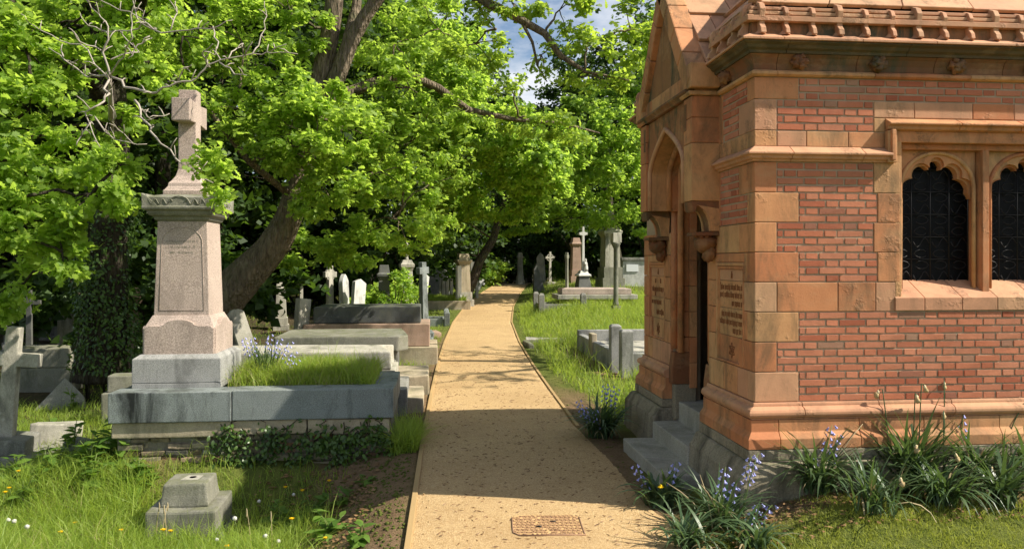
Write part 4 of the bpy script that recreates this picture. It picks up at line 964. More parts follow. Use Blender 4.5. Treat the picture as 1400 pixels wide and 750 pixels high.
MB().prism([(-.09, -.02), (.06, -.03), (.07, .12), (-.06, .13)], .498, .504, 'z').build('socket', M['limestone'], up)
MB().lathe([(.02, .5035), (.03, .508), (.012, .509)], .0, .05, 8).build('socket_hole', M['void'], up)  # black nub painted in for the dark of a hole
# ---- shaded stones on the left, under the trees
headstone('pale shouldered headstone in the shade behind the leaning cross', 75, 19, 29, 401, 'shoulder', 'grey_stone', .1)
headstone('small sunlit headstone in front of the shouldered one', 90, 17.5, 20, 421, 'round', 'limestone', -.1)
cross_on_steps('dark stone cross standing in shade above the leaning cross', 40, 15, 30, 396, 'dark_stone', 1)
t = pedestal_tomb('stepped grey base of a lost monument at the far left', 16, 17, 15, 417, 'grey_stone', 'grey_stone', .1, cat='pedestal', name='stepped_pedestal')
x, y = plan(64, 13.5); ledger('long low stone tomb in shade behind the leaning cross', x - .5, y - .3, x + .5, y + .4, .05, .40, 'mossy_stone', .03, 'mossy_stone', .4, .06)
x, y = plan(84, 11.8); obj1(MB().prism([(-.36, -.1), (.34, -.1), (.30, .12), (.02, .42), (-.30, .0)], -.06, .06, 'y'), 'fallen_slab', M['grey_stone'], 'broken slab leaning in dark undergrowth, pointed end up', 'stone slab', (x, y, gz1(x, y) + .05), .25, tilt=(-.5, 0), bev=.015, sub=1, rough=.01)
x, y = plan(172, 10.8); t = thing('stepped_pedestal', 'two-tier block base in shade beside the tall monument', 'pedestal', (x, y, gz1(x, y)), .1)
MB().box(-.26, -.2, -.2, .30, .25, .42).build('lower_tier', M['mossy_stone'], t, bev=.02, sub=1, rough=.01); MB().box(-.20, -.14, .418, .28, .2, .64).build('upper_tier', M['mossy_stone'], t, bev=.02, sub=1, rough=.01)
pedestal_tomb('reddish sandstone pedestal in deep shade behind the tall monument', 183, 15, 22, 393, 'pink_stone', 'pink_stone', 0)
# ---- stones between the monument and the black ledger
headstone('narrow leaning slab beside the oak trunk', 327, 14, 11, 414, 'flat', 'grey_stone', .3, (0, -.12), plinth=False)
headstone('tilted lichened headstone in front of the oak trunk', 355, 12.3, 21, 417, 'round', 'limestone', .5, (-.1, -.30), .11, False)
headstone('tilted headstone with a rough back under the pale cross', 408, 14, 20, 408, 'flat', 'limestone', .9, (0, .10), .12, False)
cross_on_steps('slender pale cross rising behind a tilted headstone', 412, 16.5, 20, 374, 'limestone', 2, .3, flare=False)
pedestal_tomb('sunlit stepped base of a small pale monument in the glade', 384, 21, 15, 386, 'limestone', 'limestone', .2, cat='pedestal', name='stepped_pedestal')
cross_on_steps('ringed cross on a tall flared pale pedestal behind the black ledger', 451, 20, 21, 363, 'limestone', 1, .9, ring=True, pedestal=.55, base='pale_granite', th=.14)
headstone('white gothic slab seen nearly edge-on behind the black ledger', 472, 20, 16, 374, 'gothic', 'white_marble', 1.15, (0, -.06), .12)
headstone('leaning white slab beside the gothic one', 486, 19.5, 20, 380, 'peak', 'white_marble', .8, (-.1, .18), .12)
pedestal_tomb('dark obelisk wrapped in ivy behind the black ledger', 525, 18.5, 17, 362, 'dark_stone', 'dark_stone', .1, cat='obelisk', name='ivy_obelisk')
pedestal_tomb('grey pedestal with a draped urn beside the leaning dark cross', 556, 21, 17, 330, 'limestone', 'limestone', .2, top='urn')
headstone('pale marble slab leaning on the pedestal beside the dark cross', 573, 19, 12, 374, 'peak', 'white_marble', .7, (0, .12))
cross_on_steps('dark grey leaning cross at the end of the tomb row', 581, 17.5, 20, 358, 'grey_granite', 1, .9, (0, -.05), pedestal=.2, th=.15)
# ---- kerbed plot by the bend
def kerb_plot(label, x0, y0, x1, y1, z, h, mat, rz=0, w=.14, post=0):
    cx, cy = (x0 + x1) / 2, (y0 + y1) / 2; a, b = (x1 - x0) / 2, (y1 - y0) / 2
    o = thing('kerbed_plot', label, 'grave kerb', (cx, cy, z), rz)
    for i, bx in enumerate(((-a, -b, a, -b + w), (-a, b - w, a, b), (-a, -b + w + .003, -a + w, b - w - .003), (a - w, -b + w + .003, a, b - w - .003))):
        MB().box(bx[0], bx[1], -.15, bx[2], bx[3], h).build('kerb', M[mat], o, bev=.015, sub=1, rough=.006)
    if post:
        for i, j in ((-1, -1), (1, -1), (1, 1), (-1, 1)):
            MB().lathe([(w * .62, -.15), (w * .62, post), (w * .35, post + .06)], i * a, j * b, square=True).build('post', M[mat], o, bev=.012)
    return o
x, y = plan(590, 21.5); kerb_plot('grey granite kerb with small posts in the verge by the bend', x - .95, y, x + .42, y + 1.2, gz1(x, y), .20, 'grey_granite', 0, .12, .36)
x, y = plan(612, 27); kerb_plot('sandstone kerb round a grassy mound by the bend', x - 1.0, y - .8, x + .75, y + 1.0, gz1(x, y), .26, 'sandstone', 0, .15)
for i, (u, v, d, nm) in enumerate(((583, 379, 27.5, 'short white post, leftmost of the posts past the mound'), (606, 380, 28.5, 'short white post, first of three in a row by the brown monument'), (611.5, 379.5, 28.8, 'short white post in the middle of three by the brown monument'), (617, 379, 29.1, 'short white post, last of three by the brown monument'), (652, 383, 31, 'short white post at the path side of the brown monument'))):
    loc, h = seat(u, d, v); mb = MB().lathe([(.055, -.1), (.055, h - .04), (.035, h)], square=True)
    obj1(mb, 'stone_post', M['limestone'], nm, 'post', loc, .2, bev=.01)
pedestal_tomb('brown sandstone monument with a curved pediment left of the far path', 633, 27.5, 17, 347, 'sandstone', 'limestone', .25, taper=.9)
headstone('white slab standing against the brown monument', 627, 26.5, 8, 363, 'flat', 'white_marble', .8)
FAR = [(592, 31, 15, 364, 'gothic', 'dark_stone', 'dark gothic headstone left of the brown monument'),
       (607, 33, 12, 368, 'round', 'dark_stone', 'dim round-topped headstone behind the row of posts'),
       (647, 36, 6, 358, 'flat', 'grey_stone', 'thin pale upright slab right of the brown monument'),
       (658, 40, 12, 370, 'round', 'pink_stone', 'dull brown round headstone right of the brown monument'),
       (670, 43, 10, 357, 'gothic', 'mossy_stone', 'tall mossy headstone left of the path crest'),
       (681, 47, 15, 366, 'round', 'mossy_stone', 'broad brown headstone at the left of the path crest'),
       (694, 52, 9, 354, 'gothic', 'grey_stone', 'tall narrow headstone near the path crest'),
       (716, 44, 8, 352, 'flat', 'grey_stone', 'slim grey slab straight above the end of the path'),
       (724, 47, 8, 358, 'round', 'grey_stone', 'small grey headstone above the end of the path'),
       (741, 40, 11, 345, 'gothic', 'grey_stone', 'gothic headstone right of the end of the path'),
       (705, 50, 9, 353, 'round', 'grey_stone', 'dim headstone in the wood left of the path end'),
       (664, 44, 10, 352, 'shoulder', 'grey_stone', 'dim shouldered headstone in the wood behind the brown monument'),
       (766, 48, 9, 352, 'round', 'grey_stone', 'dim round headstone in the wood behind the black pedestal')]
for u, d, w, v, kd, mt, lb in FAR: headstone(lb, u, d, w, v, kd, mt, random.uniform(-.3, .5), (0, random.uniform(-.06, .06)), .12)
loc, h = seat(736, 33, 360); obj1(MB().prism([(-.22, -.1), (.34, -.1), (.30, .05), (-.10, h), (-.22, h * .8)], -.08, .08, 'y'), 'leaning_slab', M['dark_stone'], 'dark leaning slab with a slanted top right of the path crest', 'headstone', loc, .2, bev=.015)
cross_on_steps('small pale cross right of the path crest', 752, 38, 14, 344, 'limestone', 1, .3, ring=True)
cross_on_steps('small white cross tilted over beside the path crest', 650, 33, 9, 379, 'white_marble', 0, .3, (0, .5), th=.1)
pedestal_tomb('slim pale pillar in the wood above the path end', 711, 42, 7, 345, 'limestone', 'limestone', .2)
# ---- right of the path
pedestal_tomb('brown granite pedestal behind the black one', 787, 37, 13, 325, 'pink_stone', 'pink_stone', .1)
loc, h = seat(797, 27, 310)
t = thing('statue_monument', 'black granite pedestal carrying a tall white cross with a mourning figure', 'monument', loc, .15)
q = 27 / FOC
MB().box(-17 * q, -13 * q, -.1, 17 * q, 13 * q, 8 * q).build('step', M['limestone'], t, bev=.015)
MB().frustum(0, 0, 8 * q, 16 * q, 24 * q, 22 * q, 22 * q, 20 * q).build('lower_die', M['dark_stone'], t, bev=.012)
MB().frustum(0, 0, 16.1 * q, 32 * q, 19 * q, 18 * q, 14 * q, 13 * q).build('die', M['dark_stone'], t, bev=.012)
MB().lathe([(9 * q, 32 * q), (9 * q, 34 * q), (6 * q, 36 * q), (5.5 * q, 38 * q), (4 * q, 40 * q)], square=True).build('cap', M['white_marble'], t, bev=.01)
MB().prism([(-1.9 * q, 39.8 * q), (1.9 * q, 39.8 * q), (1.6 * q, h - 12 * q), (6 * q, h - 11 * q), (6 * q, h - 8 * q), (1.6 * q, h - 7 * q), (1.4 * q, h), (-1.4 * q, h), (-1.6 * q, h - 7 * q), (-6 * q, h - 8 * q), (-6 * q, h - 11 * q), (-1.6 * q, h - 12 * q)], -.05, .05, 'y').build('cross', M['white_marble'], t, bev=.012)
mb = MB().lathe([(3.3 * q, 39.8 * q), (3.0 * q, 44 * q), (2.2 * q, 47 * q), (2.4 * q, 50 * q), (1.2 * q, 52.5 * q), (1.5 * q, 54.5 * q), (.4 * q, 56.3 * q)], 2.6 * q, -.10, 10); mb.tube([(2 * q, -.12, 51 * q), (.5 * q, -.16, 48 * q), (0, -.08, 50 * q)], .03, 6)
mb.build('mourning_figure', M['white_marble'], t, sub=1, rough=.015)
pedestal_tomb('large pale pedestal with an urn under the trees beside the mausoleum', 834, 32, 22, 288, 'limestone', 'mossy_stone', .12, top='urn', taper=.9)
loc, h = seat(842, 23, 318); q = 23 / FOC
t = thing('stone_pillar', 'mossy column topped by a pale cube in front of the large urn pedestal', 'pillar', loc, .2)
MB().frustum(0, 0, -.1, 10 * q, 14 * q, 13 * q, 11 * q, 10 * q).build('foot', M['mossy_stone'], t, bev=.015)
MB().lathe([(4.6 * q, 9.9 * q), (4.2 * q, 13 * q), (3.4 * q, 16 * q), (3.1 * q, h - 22 * q), (5 * q, h - 18 * q), (6.4 * q, h - 15 * q), (6.4 * q, h - 13.5 * q)], n=12).build('column', M['mossy_stone'], t)
MB().box(-6.3 * q, -5.5 * q, h - 13.5 * q, 6.3 * q, 5.5 * q, h - .5 * q).build('cube', M['limestone'], t, bev=.015, sub=1, rough=.006)
x, y = plan(872, 34); o = thing('wall_tomb', 'whitewashed chest tomb with a stone coping and a white board on it', 'tomb', (x, y, gz1(x, y)), 0)
MB().box(-.75, -.35, -.1, 1.6, .5, zat(356, 34) - gz1(x, y)).build('chest', M['whitewash'], o, bev=.02, sub=1, rough=.01)
MB().box(-.82, -.42, zat(356, 34) - gz1(x, y), 1.65, .57, zat(352, 34) - gz1(x, y)).build('coping', M['grey_stone'], o, bev=.02)
MB().box(-.60, -.385, zat(371, 34) - gz1(x, y), -.08, -.352, zat(361.5, 34) - gz1(x, y)).build('board', M['white'], o, bev=.006)
x0, y0 = plan(768, 25); x1, _ = plan(868, 24.8)
ledger('low pink granite ledger on a pale base in the right-hand grass', x0, y0, x1, y0 + .9, zat(402.5, 25), zat(393.5, 25), 'pink_granite', .03, 'limestone', zat(402.5, 25) - zat(409, 25), .16)
cross_on_steps('slim dark weathered cross left of the black pedestal', 775, 25.5, 10, 345, 'mossy_stone', 1, 1.1, th=.11)
x, y = plan(757, 24); x2, _ = plan(800, 24); kerb_plot('mossy kerb with corner posts left of the black pedestal', x - .35, y + .2, x2, y + 1.5, gz1(x, y), .22, 'grey_stone', 0, .14, .5)
x, y = plan(800, 24.5)
# granite grave enclosure behind the mausoleum
t = thing('granite_enclosure', 'pale granite grave enclosure with square posts left of the mausoleum steps', 'grave kerb', (3.0, 12.6, 0))
def enc(bx, n, m='pale_granite', **k_): return MB().box(*bx).build(n, M[m], t, world=True, **k_)
enc((2.93, 13.0, -.1, 3.06, 15.8, .36), 'kerb', bev=.015, sub=1, rough=.004); enc((2.93, 15.81, -.1, 4.6, 15.95, .44), 'kerb', bev=.015)
enc((3.2, 12.56, -.1, 4.9, 12.68, .34), 'kerb', bev=.015); enc((3.07, 13.0, .0, 4.8, 15.79, .22), 'paving', 'limestone', bev=.01)
for (u, d, v0, w) in ((856, 12.6, 450, .195), (841, 13.2, 443, .18)):
    x, y = plan(u, d); p = MB().lathe([(w / 2, -.1), (w / 2, zat(v0, d) - .03), (w / 2 - .03, zat(v0, d))], x, y, square=True).build('post', M['pale_granite'], t, world=True, bev=.012)
enc((2.90, 14.3, -.1, 3.0, 14.6, .50), 'block', 'sandstone', bev=.015)
flat('stone edging sunk in the grass where the right verge meets the path', 2.05, 17.4, 2.95, 17.55, -.05, .13, 'limestone', .05)
flat('short broken edging stone beside the sunk one', 1.98, 16.4, 2.1, 17.3, -.05, .10, 'mossy_stone', .02)
# ------------------------------------------------------------------ trees and shrubs
def unit(a): return a / np.maximum(np.linalg.norm(a, axis=-1, keepdims=True), 1e-9)
OAK_L = np.array([(0, .015), (.18, .10), (.27, .06), (.40, .19), (.49, .09), (.62, .25), (.71, .13), (.82, .21), (.91, .13), (1, 0.)])
BRD_L = np.array([(0, .02), (.2, .17), (.45, .25), (.7, .2), (1, 0.)])
def leaves(C, A, Nn, S, shape='oak', fold=.12, droop=.1):
    """vertices and faces for leaves at C, long axis A, blade normal Nn, length S"""
    A = unit(A); B = unit(np.cross(Nn, A)); Nn = np.cross(A, B); n = len(C); S = S[:, None]
    if shape == 'quad':
        w = .36
        V = np.stack([C, C + S * (A * .5 + B * w + Nn * fold), C + S * (A - Nn * droop), C + S * (A * .5 - B * w + Nn * fold)], 1)
        return V.reshape(-1, 3), np.arange(n * 4).reshape(n, 4)
    o = OAK_L if shape == 'oak' else BRD_L
    k = len(o); mid = [(0., 0.), (1., 0.)]
    pts = []
    for t, w_ in o: pts.append(C + S * (A * t + B * w_ * (1.15 if shape == 'oak' else 1) + Nn * (fold * w_ * 2 - droop * t * t)))
    for t, w_ in o[1:-1]: pts.append(C + S * (A * t - B * w_ * (1.15 if shape == 'oak' else 1) + Nn * (fold * w_ * 2 - droop * t * t)))
    V = np.stack(pts, 1); m = V.shape[1]
    right = [0] + list(range(k, m)) + [k - 1]
    # quads strip between the two edges
    F = []
    for i in range(k - 1):
        a, b, c, d = i, i + 1, right[i + 1], right[i]
        F.append([a, b, c, d])
    F[0] = [0, 1, right[1], right[1]]; F[-1] = [k - 2, k - 1, right[k - 2], right[k - 2]]
    quads = np.array(F[1:-1]); tris = np.array([[0, 1, right[1]], [k - 2, k - 1, right[k - 2]]])
    base = (np.arange(n) * m)[:, None, None]
    # build everything as quads; end triangles get merged by splitting the edge strip
    Q = (quads[None] + base).reshape(-1, 4); T = (tris[None] + base).reshape(-1, 3)
    return V.reshape(-1, 3), (Q, T)
def mesh_qt(name, V, QT, smooth=False):
    if not isinstance(QT, tuple): return npmesh(name, V, QT, smooth)
    Q, T = QT; me = bpy.data.meshes.new(name); V = np.asarray(V, np.float32)
    me.vertices.add(len(V)); me.vertices.foreach_set('co', V.ravel())
    nl = Q.size + T.size; me.loops.add(nl); me.loops.foreach_set('vertex_index', np.concatenate([Q.ravel(), T.ravel()]).astype(np.int32))
    me.polygons.add(len(Q) + len(T))
    st = np.concatenate([np.arange(len(Q)) * 4, Q.size + np.arange(len(T)) * 3]).astype(np.int32)
    me.polygons.foreach_set('loop_start', st); me.polygons.foreach_set('loop_total', np.concatenate([np.full(len(Q), 4), np.full(len(T), 3)]).astype(np.int32))
    me.update(calc_edges=True); me.validate(); return me
def cat_mesh(parts):
    Vs, Qs, Ts, b = [], [], [], 0
    for V, F in parts:
        Vs.append(V)
        if isinstance(F, tuple): Qs.append(F[0] + b); Ts.append(F[1] + b)
        else: Qs.append(F + b)
        b += len(V)
    Q = np.concatenate(Qs)
    return np.concatenate(Vs), ((Q, np.concatenate(Ts)) if Ts else Q)
def rosettes(tips, dirs, per, size, shape, spread=1.0, up=.75, droop=.15):
    """a spray of leaves at the end of every twig"""
    n = len(tips)
    T = np.repeat(tips, per, 0); Dd = unit(np.repeat(dirs, per, 0)); m = len(T)
    rad = unit(rng.normal(0, 1, (m, 3)) * np.array([1, 1, .45]))
    A = unit(Dd * .55 + rad * spread - np.array([0, 0, droop]))
    Nn = unit(np.array([0, 0, up]) + Dd * .5 + rng.normal(0, .6, (m, 3)))
    S = size * rng.uniform(.45, 1.3, m)
    C = T + rng.normal(0, size * .35, (m, 3)) - A * S[:, None] * .15
    return leaves(C, A, Nn, S, shape)
def blob_tips(c, r, n, clumps, flat=.55, sig=.30, inner=.45):
    c = np.array(c); r = np.array(r)
    d = unit(rng.normal(0, 1, (clumps, 3))); f = rng.uniform(inner, 1.0, clumps) ** .6
    K = d * f[:, None]
    i = rng.integers(0, clumps, n)
    wts = rng.uniform(.5, 1.5, clumps)
    off = unit(rng.normal(0, 1, (n, 3))) * (rng.uniform(0, 1, n) ** .5)[:, None] * sig * wts[i][:, None] * np.array([1, 1, flat])
    off = off * np.where(rng.uniform(0, 1, (n, 1)) < .22, 2.3, 1.0)
    P = (K[i] + off) 
    dirs = unit(P * np.array([1, 1, .6]) + off * 1.6 + np.array([0, 0, -.08]))
    return c + P * r, dirs, c + K * r
def limb(a, b, n=6, sag=.1, wob=.05):
    a, b = np.array(a, float), np.array(b, float); L = np.linalg.norm(b - a)
    t = np.linspace(0, 1, n)[:, None]
    p = a + (b - a) * t + np.sin(t * math.pi) * np.array([0, 0, 1]) * sag * L
    p[1:-1] += rng.normal(0, wob * L, (n - 2, 3)) * .5
    return [tuple(q) for q in p]
class Tree:
    def __init__(s, name, label, loc, group=None, bark='bark', cat='tree'):
        s.root = thing(name, label, cat, loc, 0, group); s.loc = np.array(loc); s.wood = MB(); s.parts = []; s.bark = bark; s.limbs = []
    def tube(s, pts, r0, r1=None, n=8, rough=.06):
        if hasattr(r0, '__len__'):
            if n != 8: rough = n
            n = r1 or 8
        m = len(pts)
        if hasattr(r0, '__len__') and max(r0) > .15:
            q = np.array(pts, float); tt = np.linspace(0, m - 1, (m - 1) * 7 + 1)
            def cr(arr, t_):
                i = int(min(t_, m - 1 - 1e-6)); f = t_ - i; p0, p1, p2, p3 = arr[max(i - 1, 0)], arr[i], arr[min(i + 1, m - 1)], arr[min(i + 2, m - 1)]
                return .5 * (2 * p1 + (p2 - p0) * f + (2 * p0 - 5 * p1 + 4 * p2 - p3) * f * f + (3 * p1 - p0 - 3 * p2 + p3) * f ** 3)
            fine = [Vector(cr(q, t_)) for t_ in tt]; fr = [float(cr(np.array(r0, float), t_)) for t_ in tt]; rings = []; prev = None; acc = 0; N_ = 40
            for i, p in enumerate(fine):
                d = (fine[min(i + 1, len(fine) - 1)] - fine[max(i - 1, 0)]).normalized()
                a = d.cross(Vector((.13, .21, 1)) if abs(d.z) < .95 else Vector((1, 0, 0))).normalized() if prev is None else (prev - d * prev.dot(d)).normalized()
                prev = a; b = d.cross(a); acc += (p - fine[max(i - 1, 0)]).length; ring = []
                for k_ in range(N_):
                    th = 2 * math.pi * k_ / N_; c_, s_ = math.cos(th), math.sin(th)
                    dsp = .10 * mnoise.noise((c_ * 1.3, s_ * 1.3, acc * .9)) + .085 * abs(mnoise.noise((c_ * 6, s_ * 6, acc * 1.3))) + .05 * mnoise.noise((c_ * 11, s_ * 11, acc * 4))
                    ring.append(p + (a * c_ + b * s_) * fr[i] * (1 + dsp))
                rings.append(ring)
            s.wood.rings(rings, True, True); s.limbs += [(np.array(p), r) for p, r in zip(pts, r0)]
            return s
        rad = r0 if hasattr(r0, '__len__') else list(np.linspace(r0, r1, m))
        s.wood.tube(pts, rad, n, True, rough); s.limbs += [(np.array(p), r) for p, r in zip(pts, rad)]
        return s
    def near(s, p):
        L = np.array([l[0] for l in s.limbs]); w_ = np.linalg.norm(L - p, axis=1) + np.maximum(0, L[:, 2] - p[2]) * .8
        k_ = int(np.argmin(w_)); return s.limbs[k_]
    def blob(s, c, r, tips, per=5, size=.12, shape='oak', clumps=None, mat=None, connect=True, twigs=5, **kw):
        clumps = clumps or max(6, tips // 34)
        T, Dd, K = blob_tips(c, r, tips, clumps, **kw)
        s.parts.append((mat, rosettes(T, Dd, per, size, shape)))
        if connect:
            p, rr = s.near(np.array(c)); L = np.linalg.norm(np.array(c) - p)
            r0 = min(rr * .6, .012 * L + .02)
            s.tube(limb(p, c, 6, .06, .06), max(r0, .02), max(r0 * .4, .012), 6)
            for q in K[rng.permutation(len(K))[:twigs]]: s.tube(limb(c, q, 4, .05, .08), max(r0 * .35, .01), .006, 5)
        return s
    def done(s, crown='oak'):
        tr = s.wood.build('trunk', M[s.bark], s.root, world=True)
        mats = {}
        for m, pr in s.parts: mats.setdefault(m or crown, []).append(pr)
        for m, prs in mats.items():
            V, F = cat_mesh(prs); link('crown', mesh_qt('crown', V, F), M[m], s.root, True)
        return s.root
def ib(u, v, d, ru, rv, dep=None):
    """crown clump seen at a bearing: centre and radii in metres"""
    return P3(u, v, d), (ru / FOC * d, dep or (ru + rv) / 2 / FOC * d * 1.1, rv / FOC * d)
# --- the leaning oak in the middle left
x, y = plan(288, 13.2)
T = Tree('oak_tree', 'big leaning oak with a curved trunk, forked above, its branches reaching over the path', (x, y, gz1(x, y)))
tp = [(255, 462, 13.2), (300, 415, 13.1), (335, 378, 13), (368, 342, 13), (393, 300, 13), (407, 258, 13), (416, 215, 13), (426, 160, 13), (440, 100, 13), (451, 45, 13), (458, -20, 13), (462, -120, 13.1), (455, -230, 13.3)]
T.tube([P3(*p) for p in tp], [.43, .345, .29, .25, .215, .19, .175, .165, .155, .145, .14, .11, .055], 16, .05)
T.tube([P3(*p) for p in [(424, 175, 13), (443, 140, 12.95), (463, 100, 12.9), (478, 62, 12.9), (500, 22, 12.9), (528, -18, 12.8), (566, -70, 12.6), (600, -130, 12.4)]], [.16, .15, .135, .125, .11, .095, .08, .04], 12, .05)
T.tube([P3(*p) for p in [(468, 92, 12.9), (477, 50, 13), (487, 10, 13.2), (495, -60, 13.4)]], [.11, .10, .085, .05], 9, .05)
T.tube([P3(*p) for p in [(440, 132, 13), (478, 126, 13.2), (515, 112, 13.6), (560, 103, 14), (600, 121, 14.3), (640, 150, 14.6), (700, 163, 15), (770, 169, 15.2), (820, 182, 15.4)]], [.11, .10, .09, .08, .072, .06, .048, .036, .015], 8, .06)
T.tube([P3(*p) for p in [(560, -62, 12.6), (610, -30, 12.3), (650, -4, 12.1), (702, 22, 12), (745, 46, 12), (766, 76, 12), (800, 98, 12), (860, 110, 12)]], [.09, .085, .08, .07, .058, .045, .03, .012], 8, .07)
T.tube([P3(*p) for p in [(708, 20, 12), (728, 58, 12), (735, 90, 12.1), (748, 112, 12.2)]], [.03, .022, .016, .008], 6)
T.tube([P3(*p) for p in [(650, -2, 12.1), (662, 22, 12.2), (678, 40, 12.2)]], [.03, .02, .008], 6)
T.tube([P3(*p) for p in [(400, 270, 13), (340, 220, 12), (300, 170, 11.5), (260, 110, 11.5)]], [.06, .05, .035, .02], 8)
for (u, v, d, ru, rv, n) in [(430, 195, 11.2, 70, 58, 330), (415, 215, 11, 50, 36, 170), (445, 150, 11.4, 50, 36, 170), (560, 120, 13, 50, 24, 120), (640, 150, 14, 50, 24, 120), (400, 130, 11.8, 50, 40, 200), (395, 185, 11.6, 80, 52, 420), (470, 175, 12.0, 70, 50, 380), (345, 150, 11.8, 50, 40, 200), (330, 55, 12.2, 85, 70, 460), (400, 25, 12.6, 50, 60, 220), (440, 255, 11.8, 60, 42, 300),
                             (520, 235, 12.6, 45, 40, 200), (560, 195, 13.6, 60, 60, 320), (545, 300, 13.6, 60, 55, 340), (590, 250, 14.5, 60, 60, 320), (470, 330, 14.2, 60, 40, 260), (400, 340, 14.8, 40, 30, 120),
                             (540, 60, 13.8, 60, 55, 300), (600, 40, 14.2, 50, 50, 220), (250, 30, 12.5, 70, 60, 300)]:
    c, r = ib(u, v, d, ru, rv); T.blob(c, r, int(n * 1.25), 6, .105, 'oak', twigs=4, mat='oak', clumps=max(8, n // 20), sig=.23)
for (u, v, d, ru, rv, n) in [(700, 4, 12, 50, 18, 60), (765, 14, 12, 50, 26, 90), (800, 62, 12, 40, 26, 70), (862, 40, 12.2, 40, 50, 150), (740, 75, 12.1, 22, 26, 22), (815, 105, 12, 42, 18, 60), (670, 16, 12.2, 26, 18, 30), (650, 60, 13, 40, 40, 110), (720, 160, 15, 40, 22, 90), (780, 175, 15, 45, 24, 100), (700, 125, 14.6, 30, 20, 40)]:
    c, r = ib(u, v, d, ru, rv); T.blob(c, r, n, 6, .115, 'oak', twigs=3, mat='oak2')
# the high crown above the picture keeps the glade below in shade
for (X_, Y_, Z_, R_, n) in [(-5.5, 12.5, 8.2, 2.6, 420), (-2.5, 14.5, 9.0, 2.8, 420), (-7.5, 15.5, 8.0, 2.8, 420), (-4.5, 17, 9.5, 3.0, 420), (-.8, 17.5, 10, 2.6, 300), (-8.5, 11, 7.4, 2.2, 300)]:
    T.blob((X_, Y_, Z_), (R_, R_, R_ * .6), n, 5, .22, 'quad', mat='oak2', twigs=2)
T.done()
# --- the near oak at the left whose sprays hang into the picture
x, y = plan(140, 12.6)
T = Tree('near_oak_tree', 'oak at the left with bright low sprays and bare dead twigs around the stone cross', (x, y, gz1(x, y)), bark='bark_dark')
T.tube([P3(*p) for p in [(138, 520, 12.6), (140, 470, 12.6), (143, 400, 12.5), (150, 300, 12.4), (152, 200, 12.3), (150, 110, 12), (140, 0, 11.8), (120, -120, 11.6)]], [.42, .34, .30, .27, .25, .22, .17, .08], 12, .05)
T.tube([P3(*p) for p in [(150, 150, 12.1), (110, 90, 10.5), (60, 40, 9.2), (-20, -20, 8.2), (-80, -40, 7.4)]], [.14, .11, .09, .06, .03], 8)
T.tube([P3(*p) for p in [(152, 220, 12.3), (120, 190, 10.8), (70, 180, 9.6), (0, 190, 8.4), (-60, 220, 7.6)]], [.12, .09, .07, .05, .02], 8)
T.tube([P3(*p) for p in [(150, 110, 12), (180, 40, 10.5), (200, -20, 9.2), (190, -60, 8)]], [.12, .09, .06, .03], 8)
for (u, v, d, ru, rv, n) in [(60, 225, 8.2, 75, 45, 230), (30, 300, 7.9, 70, 50, 240), (120, 265, 7.8, 55, 38, 150), (85, 345, 7.7, 32, 30, 80), (15, 390, 8.3, 30, 45, 60), (165, 225, 7.9, 28, 20, 50), (40, 150, 8.4, 55, 40, 130), (35, 70, 8.6, 70, 60, 230), (110, 25, 9.2, 70, 45, 210), (190, 75, 9.6, 60, 40, 170), (230, 110, 10.2, 40, 36, 110), (150, 170, 9.5, 40, 30, 70), (200, 20, 9.6, 60, 36, 150), (90, 90, 8.8, 50, 30, 90), (20, 20, 8.6, 50, 40, 130), (250, 50, 10.5, 40, 30, 80), (-60, 180, 8, 80, 120, 300)]:
    c, r = ib(u, v, d, ru, rv); T.blob(c, r, int(n * 1.05), 6, .115, 'oak', twigs=3, mat='oak', clumps=max(7, n // 13), sig=.26)
c, r = ib(286, 243, 7.25, 26, 34); T.blob(c, r, 46, 7, .10, 'oak', twigs=0, connect=False, mat='oak')
c, r = ib(308, 272, 7.25, 14, 10); T.blob(c, r, 14, 7, .10, 'oak', twigs=0, connect=False, mat='oak')
for (X_, Y_, Z_, R_, n) in [(-7, 10, 7.0, 2.4, 320), (-5, 9.0, 7.4, 2.0, 60), (-9, 12.5, 7.5, 2.6, 320)]:
    T.blob((X_, Y_, Z_), (R_, R_, R_ * .6), n, 5, .2, 'quad', mat='oak2', twigs=2)
near_oak = T.done()
TW = [[(150, 106), (140, 70), (147, 55), (143, 30), (125, 10), (112, -4)], [(150, 106), (120, 70), (80, 55), (50, 35), (20, 15)], [(140, 70), (110, 58), (102, 44)],
      [(150, 106), (185, 122), (215, 125), (240, 112), (270, 108), (285, 90), (310, 82), (345, 73), (370, 71), (408, 72)], [(345, 73), (355, 48), (366, 22), (362, 2)], [(310, 82), (322, 70), (330, 62)], [(300, 84), (320, 100), (335, 104)], [(370, 71), (392, 60)],
      [(150, 106), (135, 105), (115, 103), (100, 88), (85, 78), (68, 65)], [(85, 78), (84, 64)], [(148, 106), (150, 128), (135, 145), (118, 152), (125, 172), (138, 202)], [(125, 165), (112, 182), (106, 200)],
      [(150, 110), (155, 150), (162, 178), (182, 198)], [(130, 158), (150, 185), (165, 192), (200, 195)], [(186, 138), (192, 162), (215, 190), (240, 215), (272, 240), (290, 250)], [(192, 150), (206, 162), (230, 154)],
      [(212, 42), (180, 20), (160, 12), (132, -4)], [(212, 42), (260, 42), (290, 38), (318, 27)], [(290, 38), (297, 56), (296, 74)], [(212, 42), (190, 40), (150, 43), (120, 34), (110, 20)], [(235, 42), (244, 20), (238, 0)], [(285, 90), (278, 74), (290, 62)], [(240, 112), (252, 96), (262, 88)], [(150, 80), (190, 70), (172, 52), (165, 42)], [(205, 48), (188, 62), (176, 80)], [(150, 106), (168, 80), (180, 50), (178, 20), (186, -6)], [(212, 42), (186, 26), (182, 0)]]
mb = MB()
